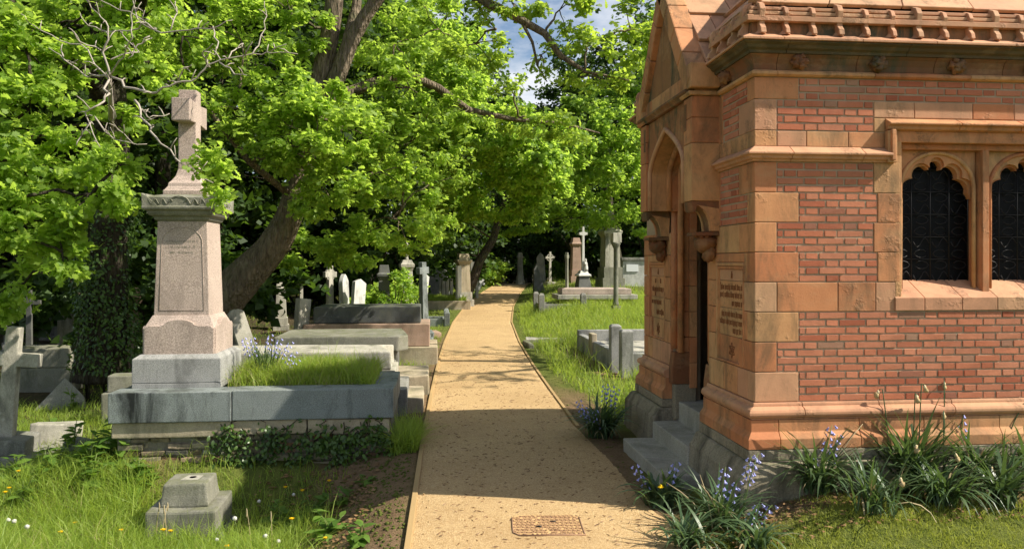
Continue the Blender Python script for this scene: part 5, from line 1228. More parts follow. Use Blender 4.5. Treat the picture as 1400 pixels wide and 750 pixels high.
for i, pl in enumerate(TW):
    n = len(pl); d0 = 7.55 + .5 * math.sin(i * 1.7) * (i > 0)
    if i == 14: d0 = 7.35
    fine = []
    for k_, (u, v) in enumerate(pl): fine.append(P3(u + random.uniform(-2, 2), v + random.uniform(-2, 2), 7.6 + (d0 - 7.6) * min(1, k_ / 2) - (.35 * k_ / n if i == 14 else 0)))
    r0 = .0115 if n > 5 else .0075
    kink = [Vector(fine[0])]
    for p_, q_ in zip(fine, fine[1:]):
        p_, q_ = Vector(p_), Vector(q_); l_ = (q_ - p_).length
        for f_ in (.34, .67): kink.append(p_.lerp(q_, f_) + Vector((random.gauss(0, .05), random.gauss(0, .05), random.gauss(0, .05))) * l_)
        kink.append(q_)
    fine = [tuple(p_) for p_ in kink]; n = len(fine)
    mb.tube(fine, list(np.linspace(r0, .004, n)), 6, True, .12)
    for k_ in range(1, n - 1):                     # short spurs
        if random.random() < .5:
            p = Vector(fine[k_]); e = p + Vector((random.uniform(-.09, .09), random.uniform(-.1, .1), random.uniform(-.04, .12)))
            mb.tube([tuple(p), tuple((p + e) / 2 + Vector((0, 0, .012))), tuple(e)], [.006, .005, .003], 5)
mb.tube([P3(150, 108, 7.6), P3(152, 150, 8.6), P3(152, 190, 12.2)], [.018, .03, .04], 6)
mb.build('dead_branch', M['twig'], near_oak, world=True)
# --- trees over the far path
def mid_tree(name, label, u, d, lean, h, r, blobs, leafm, size, per=5, bark='bark_dark', shape='quad', fork=True):
    x, y = plan(u, d); T = Tree(name, label, (x, y, gz1(x, y)), bark=bark); g = gz1(x, y) - .1
    T.tube(limb((x, y, g), (x + lean[0], y + lean[1], h), 7, 0, .03), r, r * .45, 10)
    for b in blobs:
        u_, v_, d_, ru, rv, n = b; c, rr = ib(u_, v_, d_, ru, rv); T.blob(c, rr, int(n * 1.8), per, size * .74, shape, twigs=3, clumps=max(10, n // 18), sig=.26)
    return T.done(leafm)
mid_tree('oak_tree', 'oak with a dark branching trunk standing left of the path crest, pale leaves', 628, 27.5, (2.2, .8, 0), 5.2, .2,
         [(590, 150, 24, 75, 70, 700), (612, 95, 24, 60, 60, 560), (680, 178, 23, 52, 45, 520), (700, 215, 24, 60, 50, 520), (640, 220, 25, 60, 50, 480), (590, 255, 26, 50, 45, 360), (735, 190, 23, 45, 50, 380), (680, 270, 26, 60, 36, 360), (565, 80, 25, 50, 60, 420), (545, 20, 26, 60, 50, 380), (740, 265, 26, 45, 34, 280), (620, 300, 27, 40, 28, 200), (720, 235, 24, 50, 40, 300), (770, 205, 25, 40, 34, 240), (705, 300, 30, 50, 26, 240)], 'lime', .21)
mid_tree('maple_tree', 'leafy tree beyond the mausoleum gable, right of the path crest', 845, 34, (-.5, .5, 0), 7, .3,
         [(840, 175, 28, 50, 40, 420), (890, 120, 28, 36, 50, 320), (800, 215, 28, 50, 45, 420), (860, 220, 29, 50, 45, 420), (812, 140, 29, 36, 22, 200), (862, 145, 29, 30, 24, 180), (820, 275, 31, 60, 34, 380), (880, 285, 32, 40, 34, 240), (760, 300, 31, 40, 26, 220), (905, 40, 29, 30, 60, 260), (760, 235, 29, 40, 36, 280), (900, 180, 30, 50, 70, 420)], 'lime', .22)
# --- wood behind: a few kinds, each copied
def far_tree(name, label, mat, h, r, seed, group, nb=9, tips=420, size=.25, base=.25, bark='bark_dark'):
    T = Tree(name, label, (0, 0, 0), group, bark)
    T.tube(limb((0, 0, -.2), (rng.normal(0, .4), rng.normal(0, .4), h * .8), 7, 0, .02), r, r * .3, 8)
    for i in range(nb):
        f = base + (1 - base) * (i + .5) / nb; a = i * 2.4 + seed; q = (1 - abs(f - .55) * 1.0) * h * .26
        T.blob((math.cos(a) * q, math.sin(a) * q, f * h), (h * .19, h * .19, h * .13), tips, 5, size, 'quad', twigs=2, clumps=16)
    return T.done(mat)
def dup(root, loc, rz, sc, label, group):
    r = root.copy(); COL.objects.link(r); r.location = loc; r.rotation_euler = (0, 0, rz); r.scale = (sc, sc, sc)
    r['label'] = label; r['group'] = group
    for ch in list(root.children):
        c = ch.copy(); COL.objects.link(c); c.parent = r
        for g in ch.children: d = g.copy(); COL.objects.link(d); d.parent = c
    return r
WG = 'trees of the wood behind the graves'
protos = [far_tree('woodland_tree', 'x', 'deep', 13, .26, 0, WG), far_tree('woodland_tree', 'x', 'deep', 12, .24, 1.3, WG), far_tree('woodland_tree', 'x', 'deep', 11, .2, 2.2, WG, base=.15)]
TL = [(30, 20, 1, 'wood tree in shade behind the leaning cross'), (215, 19, 0, 'dark tree directly behind the tall monument'), (95, 25, 2, 'dim wood tree left of the ivy-clad trunk'), (300, 24, 1, 'wood tree behind the leaning oak trunk'),
      (-60, 17, 0, 'dark tree at the far left edge'), (375, 30, 0, 'dark tree beyond the stepped pale base'), (440, 27, 2, 'dim tree behind the ringed cross'), (500, 30, 1, 'green tree behind the white gothic slab'), (550, 36, 0, 'dark tree behind the draped urn'),
      (600, 42, 0, 'dark tree behind the three white posts'), (655, 48, 2, 'dim tree behind the brown monument'), (705, 56, 0, 'dark tree closing the view above the path end'), (745, 52, 1, 'green tree behind the pale gothic headstone'), (790, 46, 0, 'dark tree behind the brown granite pedestal'),
      (825, 44, 2, 'dim tree behind the large urn'), (870, 42, 0, 'dark tree behind the whitewashed tomb'), (150, 33, 0, 'distant dark tree between ivy trunk and monument'), (10, 34, 1, 'distant tree at the left under the near oak sprays'), (260, 36, 2, 'distant dim tree right of the tall monument'), (905, 50, 0, 'dark tree hidden mostly by the mausoleum'), (470, 45, 0, 'distant dark tree behind the ivy obelisk'), (770, 64, 1, 'farthest green tree above the kerbed graves'), (640, 66, 1, 'farthest green tree left of the path end')]
seen = set()
for u, d, k_, lb in TL:
    x, y = plan(u, d); z = gz1(x, y) - .1; sc = random.uniform(.9, 1.12) * (.78 if 690 < u < 830 and d > 45 else 1)
    if k_ not in seen:
        seen.add(k_); r = protos[k_]; r.location = (x, y, z); r.rotation_euler = (0, 0, random.uniform(0, 6)); r['label'] = lb; r.scale = (sc, sc, sc)
    else: dup(protos[k_], (x, y, z), random.uniform(0, 6), sc, lb, WG)
# undergrowth
SG = 'shrubs of the wood edge'
def shrub(mat, h, n=900, size=.2):
    T = Tree('shrub', 'x', (0, 0, 0), SG, 'bark_dark', 'shrub')
    for i in range(5): T.tube(limb((rng.normal(0, .2), rng.normal(0, .2), -.1), (rng.normal(0, h * .3), rng.normal(0, h * .3), h * rng.uniform(.6, .95)), 5, 0, .06), .04, .012, 5)
    for i in range(4): T.blob((rng.normal(0, h * .25), rng.normal(0, h * .25), h * rng.uniform(.3, .7)), (h * .45, h * .45, h * .36), n // 4, 5, size, 'quad', twigs=2, clumps=12)
    return T.done(mat)
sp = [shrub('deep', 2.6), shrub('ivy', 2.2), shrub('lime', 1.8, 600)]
SL = [(60, 27, 0, 1.3, 'dark bush in the shade behind the shouldered headstone'), (120, 22, 1, 1.2, 'ivy thicket at the foot of the near oak'), (205, 15.5, 0, 1.1, 'dark bush behind the monument plinth'), (250, 22, 1, 1.4, 'ivy thicket behind the oak trunk'), (335, 27, 0, 1.4, 'dark bush beyond the oak trunk'), (405, 27, 1, 1.2, 'dark ivy bush behind the slender pale cross'),
      (480, 25, 0, 1.2, 'dark bush behind the white leaning slab'), (515, 21, 2, .9, 'pale leafy bush beside the ivy obelisk'), (545, 28, 0, 1.2, 'dark bush behind the pale urn pedestal'), (585, 36, 1, 1.3, 'ivy thicket behind the dark gothic headstone'), (625, 37, 0, 1.3, 'dark bush behind the brown monument'), (660, 40, 2, 1.1, 'sunlit bush left of the path crest'), (690, 44, 1, 1.3, 'ivy thicket at the left of the path end'),
      (722, 56, 0, 1.6, 'dark bush closing the path'), (757, 46, 0, 1.2, 'dark bush behind the small white cross'), (775, 42, 2, .7, 'low pale bush near the brown granite pedestal'), (815, 40, 0, 1.3, 'dark bush between the black and the pale pedestal'), (855, 40, 1, 1.6, 'tall ivy thicket above the whitewashed tomb'), (885, 40, 0, 1.5, 'dark bush beside the mausoleum gable'), (-10, 22, 0, 1.5, 'dark bush at the left edge of the wood'), (172, 19, 1, 1.3, 'ivy thicket between the near oak and the monument'),
      (30, 40, 0, 1.6, 'far dark bush under the near oak sprays'), (370, 42, 0, 1.8, 'far dark bush beyond the glade'), (440, 40, 1, 1.7, 'far ivy thicket beyond the ringed cross'), (300, 40, 0, 1.8, 'far dark bush behind the oak')]
seen = set()
for u, d, k_, sc, lb in SL:
    x, y = plan(u, d); z = gz1(x, y) - .05
    if k_ not in seen: seen.add(k_); r = sp[k_]; r.location = (x, y, z); r.scale = (sc,) * 3; r['label'] = lb
    else: dup(sp[k_], (x, y, z), random.uniform(0, 6), sc, lb, SG)
# trees right of the picture behind the mausoleum give the far path its bars of shade
for (X_, Y_, k_, sc, lb) in [(19, 36, 0, .8, 'dark tree far right behind the mausoleum')]:
    dup(protos[k_], (X_, Y_, gz1(X_, Y_)), 1.0, sc, lb, WG)
x, y = 9.6, 11.6
T = Tree('ash_tree', 'thin-crowned tree standing hidden behind the mausoleum, its shadow barring the path', (x, y, gz1(x, y)), bark='bark_dark')
T.tube([(x, y, -.1), (x + .1, y, 2.5), (x - .1, y + .2, 5), (x - .4, y + .4, 7.2), (x - .3, y + .2, 9.5)], .22, .07, 10)
for a_, z_, l_ in ((2.6, 4.4, 3.2), (3.5, 5.6, 3.0), (2.2, 6.4, 3.4), (4.2, 7.0, 2.6), (2.9, 7.8, 3.0), (1.6, 5.2, 3.4), (1.2, 7.4, 2.8)):
    e_ = (x + math.cos(a_) * l_, y + math.sin(a_) * l_, z_ + 1.3); T.tube(limb((x - .1, y + .2, z_), e_, 7, .05, .05), .07, .02, 7)
    T.blob(e_, (.8, .8, .35), 45, 5, .11, 'quad', connect=False)
    m_ = (x + math.cos(a_ + .3) * l_ * .7, y + math.sin(a_ + .3) * l_ * .7, z_ + 1.1); T.blob(m_, (.6, .6, .3), 26, 5, .11, 'quad', twigs=2)
T.done('lime')
# ivy on the near oak's trunk
o = thing('ivy_plant', 'thick dark ivy sheathing the near oak trunk at the left', 'ivy', (*plan(140, 12.6), gz1(*plan(140, 12.6))))
n = 6000; vv = rng.uniform(265, 505, n); th = rng.uniform(0, 2 * math.pi, n)
cx, cy = plan(145, 12.5); rad_ = .31 + .14 * rng.uniform(0, 1, n) ** 2 + .15 * sst(400, 500, vv)
pz_ = 1.82 - (vv - HOR) / FOC * 12.5
Cc = np.stack([cx + rad_ * np.cos(th) + .10 * np.sin(pz_ * 3), cy + rad_ * np.sin(th), pz_], 1)
outd = np.stack([np.cos(th), np.sin(th), np.full(n, .2)], 1)
V, F = leaves(Cc, unit(rng.normal(0, .5, (n, 3)) + np.array([0, 0, -.7]) + outd * .4), unit(outd + rng.normal(0, .35, (n, 3))), rng.uniform(.045, .085, n), 'broad')
link('foliage', mesh_qt('ivy_foliage', V, F), M['ivy'], o, True)
mb = MB()
for i in range(6):
    a = i * 1.05; mb.tube([(cx + .3 * math.cos(a + z * .2), cy + .3 * math.sin(a + z * .2), z) for z in np.linspace(-.4, 2.4, 8)], .018, 5)
mb.build('stem', M['bark_dark'], o, world=True)
# ivy bush on the dark obelisk
o = thing('ivy_plant', 'pale-leaved ivy bush growing over the dark obelisk', 'ivy', (*plan(537, 18.2), gz1(*plan(537, 18.2))))
cx, cy = plan(538, 18.2); T_, D_2, K_ = blob_tips((cx, cy, 1.05), (.55, .5, .75), 420, 16)
V, F = rosettes(T_, D_2, 4, .10, 'broad'); link('foliage', mesh_qt('ivy_foliage', V, F), M['lime'], o, True)
mb = MB()
for k_ in K_[:7]: mb.tube(limb((cx, cy, .1), k_, 4, 0, .05), [.016, .013, .01, .006], 5)
mb.build('stem', M['bark_dark'], o, world=True)
# ------------------------------------------------------------------ grass, weeds and flowers
def blades(x, y, z, h, w, lean, curl=1.0, seg=3):
    n = len(x); a = rng.uniform(0, 2 * math.pi, n); d = np.stack([np.cos(a), np.sin(a), np.zeros(n)], 1)
    f = rng.uniform(0, 2 * math.pi, n); s = np.stack([np.cos(f), np.sin(f), np.zeros(n)], 1)
    P0 = np.stack([x, y, z], 1); V = []
    for i in range(seg + 1):
        t = i / seg; b = (lean * h)[:, None] * d * (t ** 2) * curl
        up = h * (t - .35 * np.minimum(lean, 1.6) * t ** 2.2)
        c = P0 + b + np.stack([0 * up, 0 * up, up], 1); ww = (w * (1 - t ** 1.6) * .5 + .0003)[:, None] * s
        V += [c - ww, c + ww]
    V = np.stack(V, 1); m = 2 * (seg + 1)
    F = (np.arange(n) * m)[:, None, None] + np.array([[2 * i, 2 * i + 1, 2 * i + 3, 2 * i + 2] for i in range(seg)])[None]
    return V.reshape(-1, 3), F.reshape(-1, 4)
def patchy(x, y, sc, lo, hi, seed=0):
    v = np.sin(x * sc + seed + 1.7 * np.sin(y * sc * .8 + seed * 2)) * np.cos(y * sc * 1.13 + 1.3 * np.sin(x * sc * .7 + seed)) * .5 + .5 + .18 * np.sin(x * sc * 3.1 + y * sc * 2.7)
    return lo + (hi - lo) * np.clip(v, 0, 1)
def turf(name, n, xr, yr, keep, h, w, lean, mat, zf=gz, hp=(.6, 1.4)):
    x = rng.uniform(*xr, n); y = rng.uniform(*yr, n); k_ = keep(x, y) > rng.uniform(0, 1, n); x, y = x[k_], y[k_]; n = len(x)
    hh = h * rng.uniform(.45, 1.25, n) * patchy(x, y, 2.3, hp[0], hp[1])
    V, F = blades(x, y, zf(x, y) - .01, hh, w * rng.uniform(.6, 1.4, n), rng.uniform(.1, lean, n))
    return setp(link(name, npmesh(name, V, F), M[mat]), kind='stuff')
DL = lambda x, y: pxl(y) - x
DR = lambda x, y: x - pxl(y) - PW
def free(x, y):        # not inside the tombs, kerbs and steps
    k_ = np.ones(len(x))
    for a, b, c, d in ((-3.05, 7.68, -.36, 9.3), (-2.9, 9.4, -.4, 10.5), (-.5, 9.6, -.05, 10.6), (-2.2, 10.9, .05, 12.4), (-2.35, 14.1, .1, 15.5), (2.9, 12.5, 6, 15.95), (1.8, 5.28, 9, 8.8), (-.75, 17.6, 0, 18.3)):
        k_ *= ~((x > a) & (x < c) & (y > b) & (y < d))
    xp, yp = plan(262, 6.45); k_ *= ~((np.abs(x - xp) < .32) & (np.abs(y - yp - .03) < .33))
    return k_
# long sunny grass at the bottom left
turf('short_grass', 9000, (-2.9, -.6), (6.1, 7.7), lambda x, y: free(x, y) * sst(.7, 1.0, DL(x, y)) * patchy(x, y, 2.4, -.2, 1.0, 21), .085, .006, 1.3, 'grass')
turf('long_grass', 62000, (-5.6, -.3), (4.6, 7.75), lambda x, y: free(x, y) * sst(.62, 1.05, DL(x, y) + .12 * np.sin(y * 6)) * (1 - .9 * sst(6.35, 6.8, y) * sst(-2.9, -2.3, x)) * patchy(x, y, 1.9, .45, 1.1, 3), .29, .0064, 1.3, 'grass')
turf('long_grass', 9000, (-5.2, -1.3), (4.7, 7.0), lambda x, y: free(x, y) * (1 - .95 * sst(6.2, 6.7, y) * sst(-2.9, -2.3, x)) * patchy(x, y, 2.6, -.1, 1.1, 9), .38, .007, 1.1, 'grass')
turf('long_grass', 26000, (-8.5, -2.9), (7.4, 12.5), lambda x, y: free(x, y) * sst(2.7, 3.1, DL(x, y)) * patchy(x, y, 1.3, .2, 1.1, 5), .20, .008, 1.2, 'grass')
turf('rough_grass', 26000, (-12, .2), (12, 27), lambda x, y: free(x, y) * sst(.15, .4, DL(x, y)) * np.maximum((1 - sst(.7, 1.6, DL(x, y))), patchy(x, y, .7, -.5, 1.0, 2)) * (1 - .5 * sst(16, 24, y)), .16, .012, 1.2, 'grass')
# grass along the edges of the path
turf('verge_grass', 9000, (-.9, .9), (7.9, 24), lambda x, y: free(x, y) * (1 - sst(.22, .55, DL(x, y) + .1 * np.sin(y * 3))) * sst(.02, .1, DL(x, y)) * patchy(x, y, 1.7, -.3, 1.1, 4), .13, .008, 1.2, 'grass')
turf('verge_grass', 2600, (-.42, -.05), (7.6, 8.5), lambda x, y: (1 - sst(.18, .34, DL(x, y))) * sst(.01, .06, DL(x, y)), .26, .008, 1.6, 'grass')
turf('long_grass', 3800, (-5.4, -.7), (4.6, 7.2), lambda x, y: free(x, y) * (1 - .9 * sst(6.2, 6.7, y) * sst(-2.9, -2.3, x)) * sst(.7, 1.1, DL(x, y)) * patchy(x, y, 2.2, .1, 1.1, 12), .30, .0045, 1.5, 'straw')
turf('long_grass', 9000, (-5.4, -.8), (4.6, 6.3), lambda x, y: free(x, y) * sst(.8, 1.2, DL(x, y)) * patchy(x, y, 3.2, -.1, 1.1, 15), .30, .010, 1.4, 'grass')
# the right-hand grass beyond the mausoleum
turf('rough_grass', 82000, (1.6, 9), (8.6, 27), lambda x, y: free(x, y) * sst(.12, .5, DR(x, y) - .25 * (1 - sst(9.5, 13, y))) * patchy(x, y, 1.1, .45, 1.1, 7) * np.where((x > 2.45) & (x < 3.1) & (y > 11.6) & (y < 16.2), .25, 1), .24, .010, 1.2, 'grass')
turf('rough_grass', 26000, (2, 16), (24, 46), lambda x, y: sst(.2, .6, DR(x, y)) * patchy(x, y, .8, .1, 1.0, 1), .22, .018, 1.1, 'grass')
turf('rough_grass', 16000, (-6, 2.6), (24, 46), lambda x, y: sst(.2, .6, DL(x, y)) * patchy(x, y, .8, -.1, 1.0, 6), .18, .018, 1.1, 'grass')
# mown lawn at the bottom right
turf('lawn_grass', 90000, (1.5, 5.6), (3.6, 5.32), lambda x, y: sst(.02, .4, DR(x, y)) * patchy(x, y, 2.7, .35, 1.1, 8) * (1 - .55 * sst(4.95, 5.25, y)), .045, .0045, 1.4, 'grass_dry')
# tuft on the plot
bx = lambda x, y: sst(-2.05, -1.9, x) * (1 - sst(-.62, -.55, x))
turf('mound_grass', 9500, (-2.05, -.5), (7.98, 9.0), lambda x, y: bx(x, y) * patchy(x, y, 3, .55, 1.1), .19, .006, 1.3, 'grass', lambda x, y: .56 + .10 * sst(7.9, 8.3, y) * (1 - .5 * sst(-1.3, -.6, x)), (.8, 1.25))
turf('mound_grass', 1100, (-2.0, -.5), (7.93, 8.9), lambda x, y: bx(x, y) * patchy(x, y, 4, .1, 1.1, 3), .30, .006, 1.6, 'grass', lambda x, y: .58 + .06 * sst(7.9, 8.3, y), (.7, 1.3))
turf('mound_grass', 700, (-2.0, -.5), (7.93, 8.9), lambda x, y: bx(x, y), .24, .004, 1.7, 'straw', lambda x, y: .58 + .06 * sst(7.9, 8.3, y), (.7, 1.3))
turf('rough_grass', 7500, (2, 9), (10.5, 26), lambda x, y: free(x, y) * sst(.3, .8, DR(x, y)) * patchy(x, y, 1.6, -.5, 1.0, 19), .42, .011, 1.3, 'grass')
turf('rough_grass', 5000, (2, 9), (10.5, 26), lambda x, y: free(x, y) * sst(.3, .8, DR(x, y)) * patchy(x, y, 1.2, -.2, 1.0, 23), .26, .009, 1.5, 'straw')
mnd = (plan(612, 27)); turf('mound_grass', 5200, (mnd[0] - .9, mnd[0] + .6), (mnd[1] - .7, mnd[1] + .85), lambda x, y: np.ones(len(x)), .2, .014, 1.1, 'grass', lambda x, y: gz(x, y) + .26)
# --- individual plants
def strap_leaves(n, L, spread, w, stiff=.8, seg=6):
    a = rng.uniform(0, 2 * math.pi, n); L = L * rng.uniform(.6, 1.15, n); r = spread * rng.uniform(.35, 1.1, n)
    d = np.stack([np.cos(a), np.sin(a), np.zeros(n)], 1); sd = np.stack([-np.sin(a), np.cos(a), np.zeros(n)], 1)
    base = rng.normal(0, .05, (n, 3)) * np.array([1, 1, 0]); V = []
    wv = w * rng.uniform(.7, 1.25, n); tw = rng.normal(0, .4, n)
    for i in range(seg + 1):
        t = i / seg; th = (1 - stiff) * .3 + r * 1.9 * t ** 1.25
        V.append((t, th))
    pos = base.copy(); pr = 0; out = []
    ang = .12 + 0 * r
    for i in range(seg + 1):
        t = i / seg
        ang = .10 + r * 1.75 * t ** 1.1
        if i: pos = pos + (L / seg)[:, None] * (d * np.sin(ang)[:, None] + np.array([0, 0, 1]) * np.cos(ang)[:, None])
        ww = wv * (.75 + .5 * math.sin(math.pi * min(1, t * 1.1))) * (1 - max(0, t - .6) ** 1.5 * 3.6) * .5
        up = np.stack([0 * tw, 0 * tw, np.ones(n)], 1)
        s_ = sd + up * (tw * t * .5)[:, None]
        out += [pos - s_ * np.maximum(ww, .0008)[:, None], pos + s_ * np.maximum(ww, .0008)[:, None]]
    V = np.stack(out, 1); m = 2 * (seg + 1)
    V[..., 2] = np.maximum(V[..., 2], .004 + rng.uniform(0, .02, V.shape[:2]))
    F = (np.arange(n) * m)[:, None, None] + np.array([[2 * i, 2 * i + 1, 2 * i + 3, 2 * i + 2] for i in range(seg)])[None]
    return V.reshape(-1, 3), F.reshape(-1, 4)
def bell_head(mb, top, dirv, n=9, s=1.):
    p = Vector(top); d = Vector(dirv)
    for i in range(n):
        a = i * 2.2; c = p - d * (i * .011 * s) + Vector((math.cos(a) * .014 * s, math.sin(a) * .014 * s, -.004))
        ax = Vector((math.cos(a) * .6, math.sin(a) * .6, -.9)).normalized(); b1 = ax.orthogonal().normalized(); b2 = ax.cross(b1)
        r0 = [c + (b1 * math.cos(k_) + b2 * math.sin(k_)) * .0025 * s for k_ in np.linspace(0, 6.28, 6)[:-1]]
        r1 = [c + ax * .011 * s + (b1 * math.cos(k_) + b2 * math.sin(k_)) * .0048 * s for k_ in np.linspace(0, 6.28, 6)[:-1]]
        r2 = [c + ax * .016 * s + (b1 * math.cos(k_) + b2 * math.sin(k_)) * .0078 * s for k_ in np.linspace(0, 6.28, 6)[:-1]]
        mb.rings([r0, r1, r2], True)
def stalk_pts(root, h, lean, a):
    return [(root[0] + math.cos(a) * lean * t * t, root[1] + math.sin(a) * lean * t * t, root[2] + h * t) for t in np.linspace(0, 1, 6)]
def flower_clump(label, x, y, n, L, spread, blue=(), wither=(), bare=0, w=.014, stiff=.8, z=None, cat='plant', name='bulb_plant', rz=0, yellow=()):
    o = thing(name, label, cat, (x, y, (gz1(x, y) if z is None else z) - .01), rz)
    V, F = strap_leaves(int(n * random.uniform(1.1, 1.6)), L * random.uniform(1.1, 1.45), spread * random.uniform(.95, 1.3), w * random.uniform(.9, 1.25)); link('foliage', npmesh('strap_foliage', V, F), M['strap'], o)
    V, F = strap_leaves(max(4, n // 9), L * 1.0, spread * 1.35, w * .7); link('dead_foliage', npmesh('dead_strap_foliage', V, F), M['stem_dry'], o)
    for kind, lst in (('b', blue), ('w', wither), ('y', yellow)):
        for (dx, dy, h, lean, a) in lst:
            h *= 1.28 if kind == 'b' else 1.12
            pts = stalk_pts((dx, dy, 0), h, lean, a)
            if kind == 'b':
                st = MB().tube(pts, [.0035] * 5 + [.002], 5).build('flower_stalk', M['stalk'], o)
                mb = MB(); dv = Vector(pts[-1]) - Vector(pts[-2]); bell_head(mb, pts[-1], dv.normalized(), 12, 1.5); mb.build('bell_flower', M['blue'], st)
            elif kind == 'w':
                e = Vector(pts[-1]); pts2 = pts + [tuple(e + Vector((math.cos(a) * .02, math.sin(a) * .02, -.005))), tuple(e + Vector((math.cos(a) * .03, math.sin(a) * .03, -.025)))]
                st = MB().tube(pts2, [.004] * 7 + [.003], 5).build('flower_stalk', M['strap'], o)
                mb = MB(); lump(mb, pts2[-1], (.011, .011, .016), 2, .3, 5); q = Vector(pts2[-1]) + Vector((math.cos(a) * .012, math.sin(a) * .012, -.022)); lump(mb, q, (.016, .016, .022), 2, .6, 6); mb.build('withered_flower', M['wither'], st)
            else:
                st = MB().tube(pts, .0035, 5).build('flower_stalk', M['strap'], o)
                mb = MB(); e = Vector(pts[-1])
                for k_ in range(6):
                    c = e + Vector((math.cos(k_ * 1.047) * .014, math.sin(k_ * 1.047) * .014, .004)); lump(mb, c, (.012, .012, .006), 1, .2, 4)
                lump(mb, e + Vector((0, 0, .012)), (.010, .010, .014), 1, .1, 4); mb.build('yellow_flower', M['yellow'], st)
    if bare:
        for _ in range(bare):
            a = random.uniform(0, 6.28); MB().tube(stalk_pts((random.uniform(-.1, .1), random.uniform(-.1, .1), 0), L * random.uniform(.8, 1.2), random.uniform(.1, .35), a), [.004] * 5 + [.002], 5).build('bare_stalk', M['stem_dry'], o)
    return o
def gp(u, v, zg=None):      # ground point under a bearing/depression
    x, y, z = 0, 0, 0.
    for _ in range(12):
        d = (EYE - z) * FOC / (v - HOR); x, y = plan(u, d); z = gz1(x, y)
    return x, y
rb = lambda: random.uniform(0, 6.28)
x, y = gp(822, 598); flower_clump('dark strap-leaved clump with a few bluebells beside the path, in front of the north pier', x, y, 130, .42, .95, [(.08, .05, .42, .05, .5), (.11, .02, .40, .06, .2), (.05, .1, .43, .04, 1), (-.16, .0, .32, .08, 3), (-.10, .04, .26, .08, 3.2), (-.05, -.06, .25, .05, 4)], bare=1, w=.017)
x, y = gp(905, 690); flower_clump('arching clump at the foot of the mausoleum steps with a nodding bluebell', x, y, 80, .30, 1.05, [(.05, -.02, .26, .06, .3), (-.1, .03, .24, .1, 2.8)], yellow=[(.02, -.05, .16, .1, 4.0)], w=.016)
x, y = gp(985, 722); flower_clump('sprawling clump at the corner of the mausoleum with bluebells and bare pale stalks', x, y, 90, .31, 1.1, [(.0, .02, .33, .05, .2), (.08, .05, .25, .06, 0), (.16, .0, .40, .12, .2), (.15, -.1, .16, .08, 0), (.24, -.06, .14, .1, 0), (.2, .1, .36, .1, .6)], bare=4, w=.015)
x, y = gp(1120, 672); flower_clump('low spreading clump under the south wall, left of the withered daffodils', x, y, 100, .42, 1.1, [(.05, .05, .36, .1, .4), (.1, .05, .31, .08, .3), (.02, .0, .22, .1, 2.)], bare=1, w=.014)
x, y = gp(1195, 700); flower_clump('small clump nearest the lawn with one drooping papery flower', x, y, 60, .36, 1.05, (), [(.1, .02, .24, .08, 5)], w=.013)
x, y = gp(1245, 672); flower_clump('tall clump of withered daffodils under the window', x, y, 150, .54, .72, (), [(-.12, .06, .66, .05, 2.8), (.06, .0, .70, .03, .3), (.05, .05, .64, .04, 4.5), (.24, -.02, .52, .05, 1), (.3, .06, .70, .06, 1), (-.06, -.05, .36, .1, 4.6), (.0, .1, .5, .1, 3), (.18, -.06, .30, .1, 5)], w=.016)
x, y = gp(1330, 668); flower_clump('wide clump of daffodil leaves at the right under the window with a single bluebell', x, y, 140, .50, 1.0, [(-.1, .0, .46, .05, .5)], [(.2, .0, .56, .22, .1), (-.05, -.1, .22, .1, 4.9)], bare=1, w=.016)
x, y = gp(1405, 664); flower_clump('clump of arching leaves cut by the right edge of the picture', x, y, 110, .52, 1.0, (), [(-.05, .05, .56, .2, 2.8)], w=.016)
flower_clump('bluebells rising from long grass on the raised plot beside the monument', -1.72, 8.35, 60, .34, .7, [(-.08, 0, .34, .08, 2.5), (.0, .05, .36, .05, 1), (.08, 0, .33, .06, .3), (.12, .05, .30, .12, .1), (.2, -.02, .16, .12, .2), (.18, .05, .22, .1, .2), (-.15, .02, .34, .08, 3)], w=.008, z=.62, bare=1)
x, y = gp(876, 545)
for u, v, n_, L_, lb in ((1165, 668, 80, .38, 'dense clump of leaves against the south plinth'), (1290, 690, 90, .42, 'arching clump in front of the withered daffodils'), (1370, 690, 80, .42, 'low clump in front of the right-hand daffodil leaves'), (940, 748, 60, .26, 'sprawling clump nearest the gravel path at the bottom'), (1030, 748, 55, .26, 'low flopped clump at the bottom below the mausoleum corner')):
    x, y = gp(u, v); flower_clump(lb, x, y, n_, L_, 1.15, (), (), w=.014)
# broad-leaved weeds
def weed(label, x, y, h, n, size, mat='weed', spread=.25):
    o = thing('broadleaf_weed', label, 'weed', (x, y, gz1(x, y) - .01), 0, 'broad-leaved weeds in the long grass')
    mb = MB(); C_, A_, N_, S_ = [], [], [], []
    for s_ in range(3):
        a0 = rb(); pts = stalk_pts((random.uniform(-.04, .04), random.uniform(-.04, .04), 0), h * random.uniform(.6, 1.), random.uniform(.03, spread * .6), a0); mb.tube(pts, [.005] * 5 + [.003], 5)
        for i in range(n // 3):
            t = random.random() ** 1.3; k_ = t * 5; i0 = min(4, int(k_)); p = Vector(pts[i0]).lerp(Vector(pts[i0 + 1]), k_ - i0); a = rb()
            C_.append(p); A_.append((math.cos(a), math.sin(a), random.uniform(-.05, .7))); N_.append((-math.cos(a) * .4 + random.uniform(-.3, .3), -math.sin(a) * .4 + random.uniform(-.3, .3), 1)); S_.append(size * random.uniform(.7, 1.2) * (1.25 - .6 * t))
    mb.build('stem', M['stalk'], o)
    V, F = leaves(np.array(C_), np.array(A_), np.array(N_), np.array(S_), 'broad', .1, .3); link('foliage', mesh_qt('weed_foliage', V, F), M[mat], o)
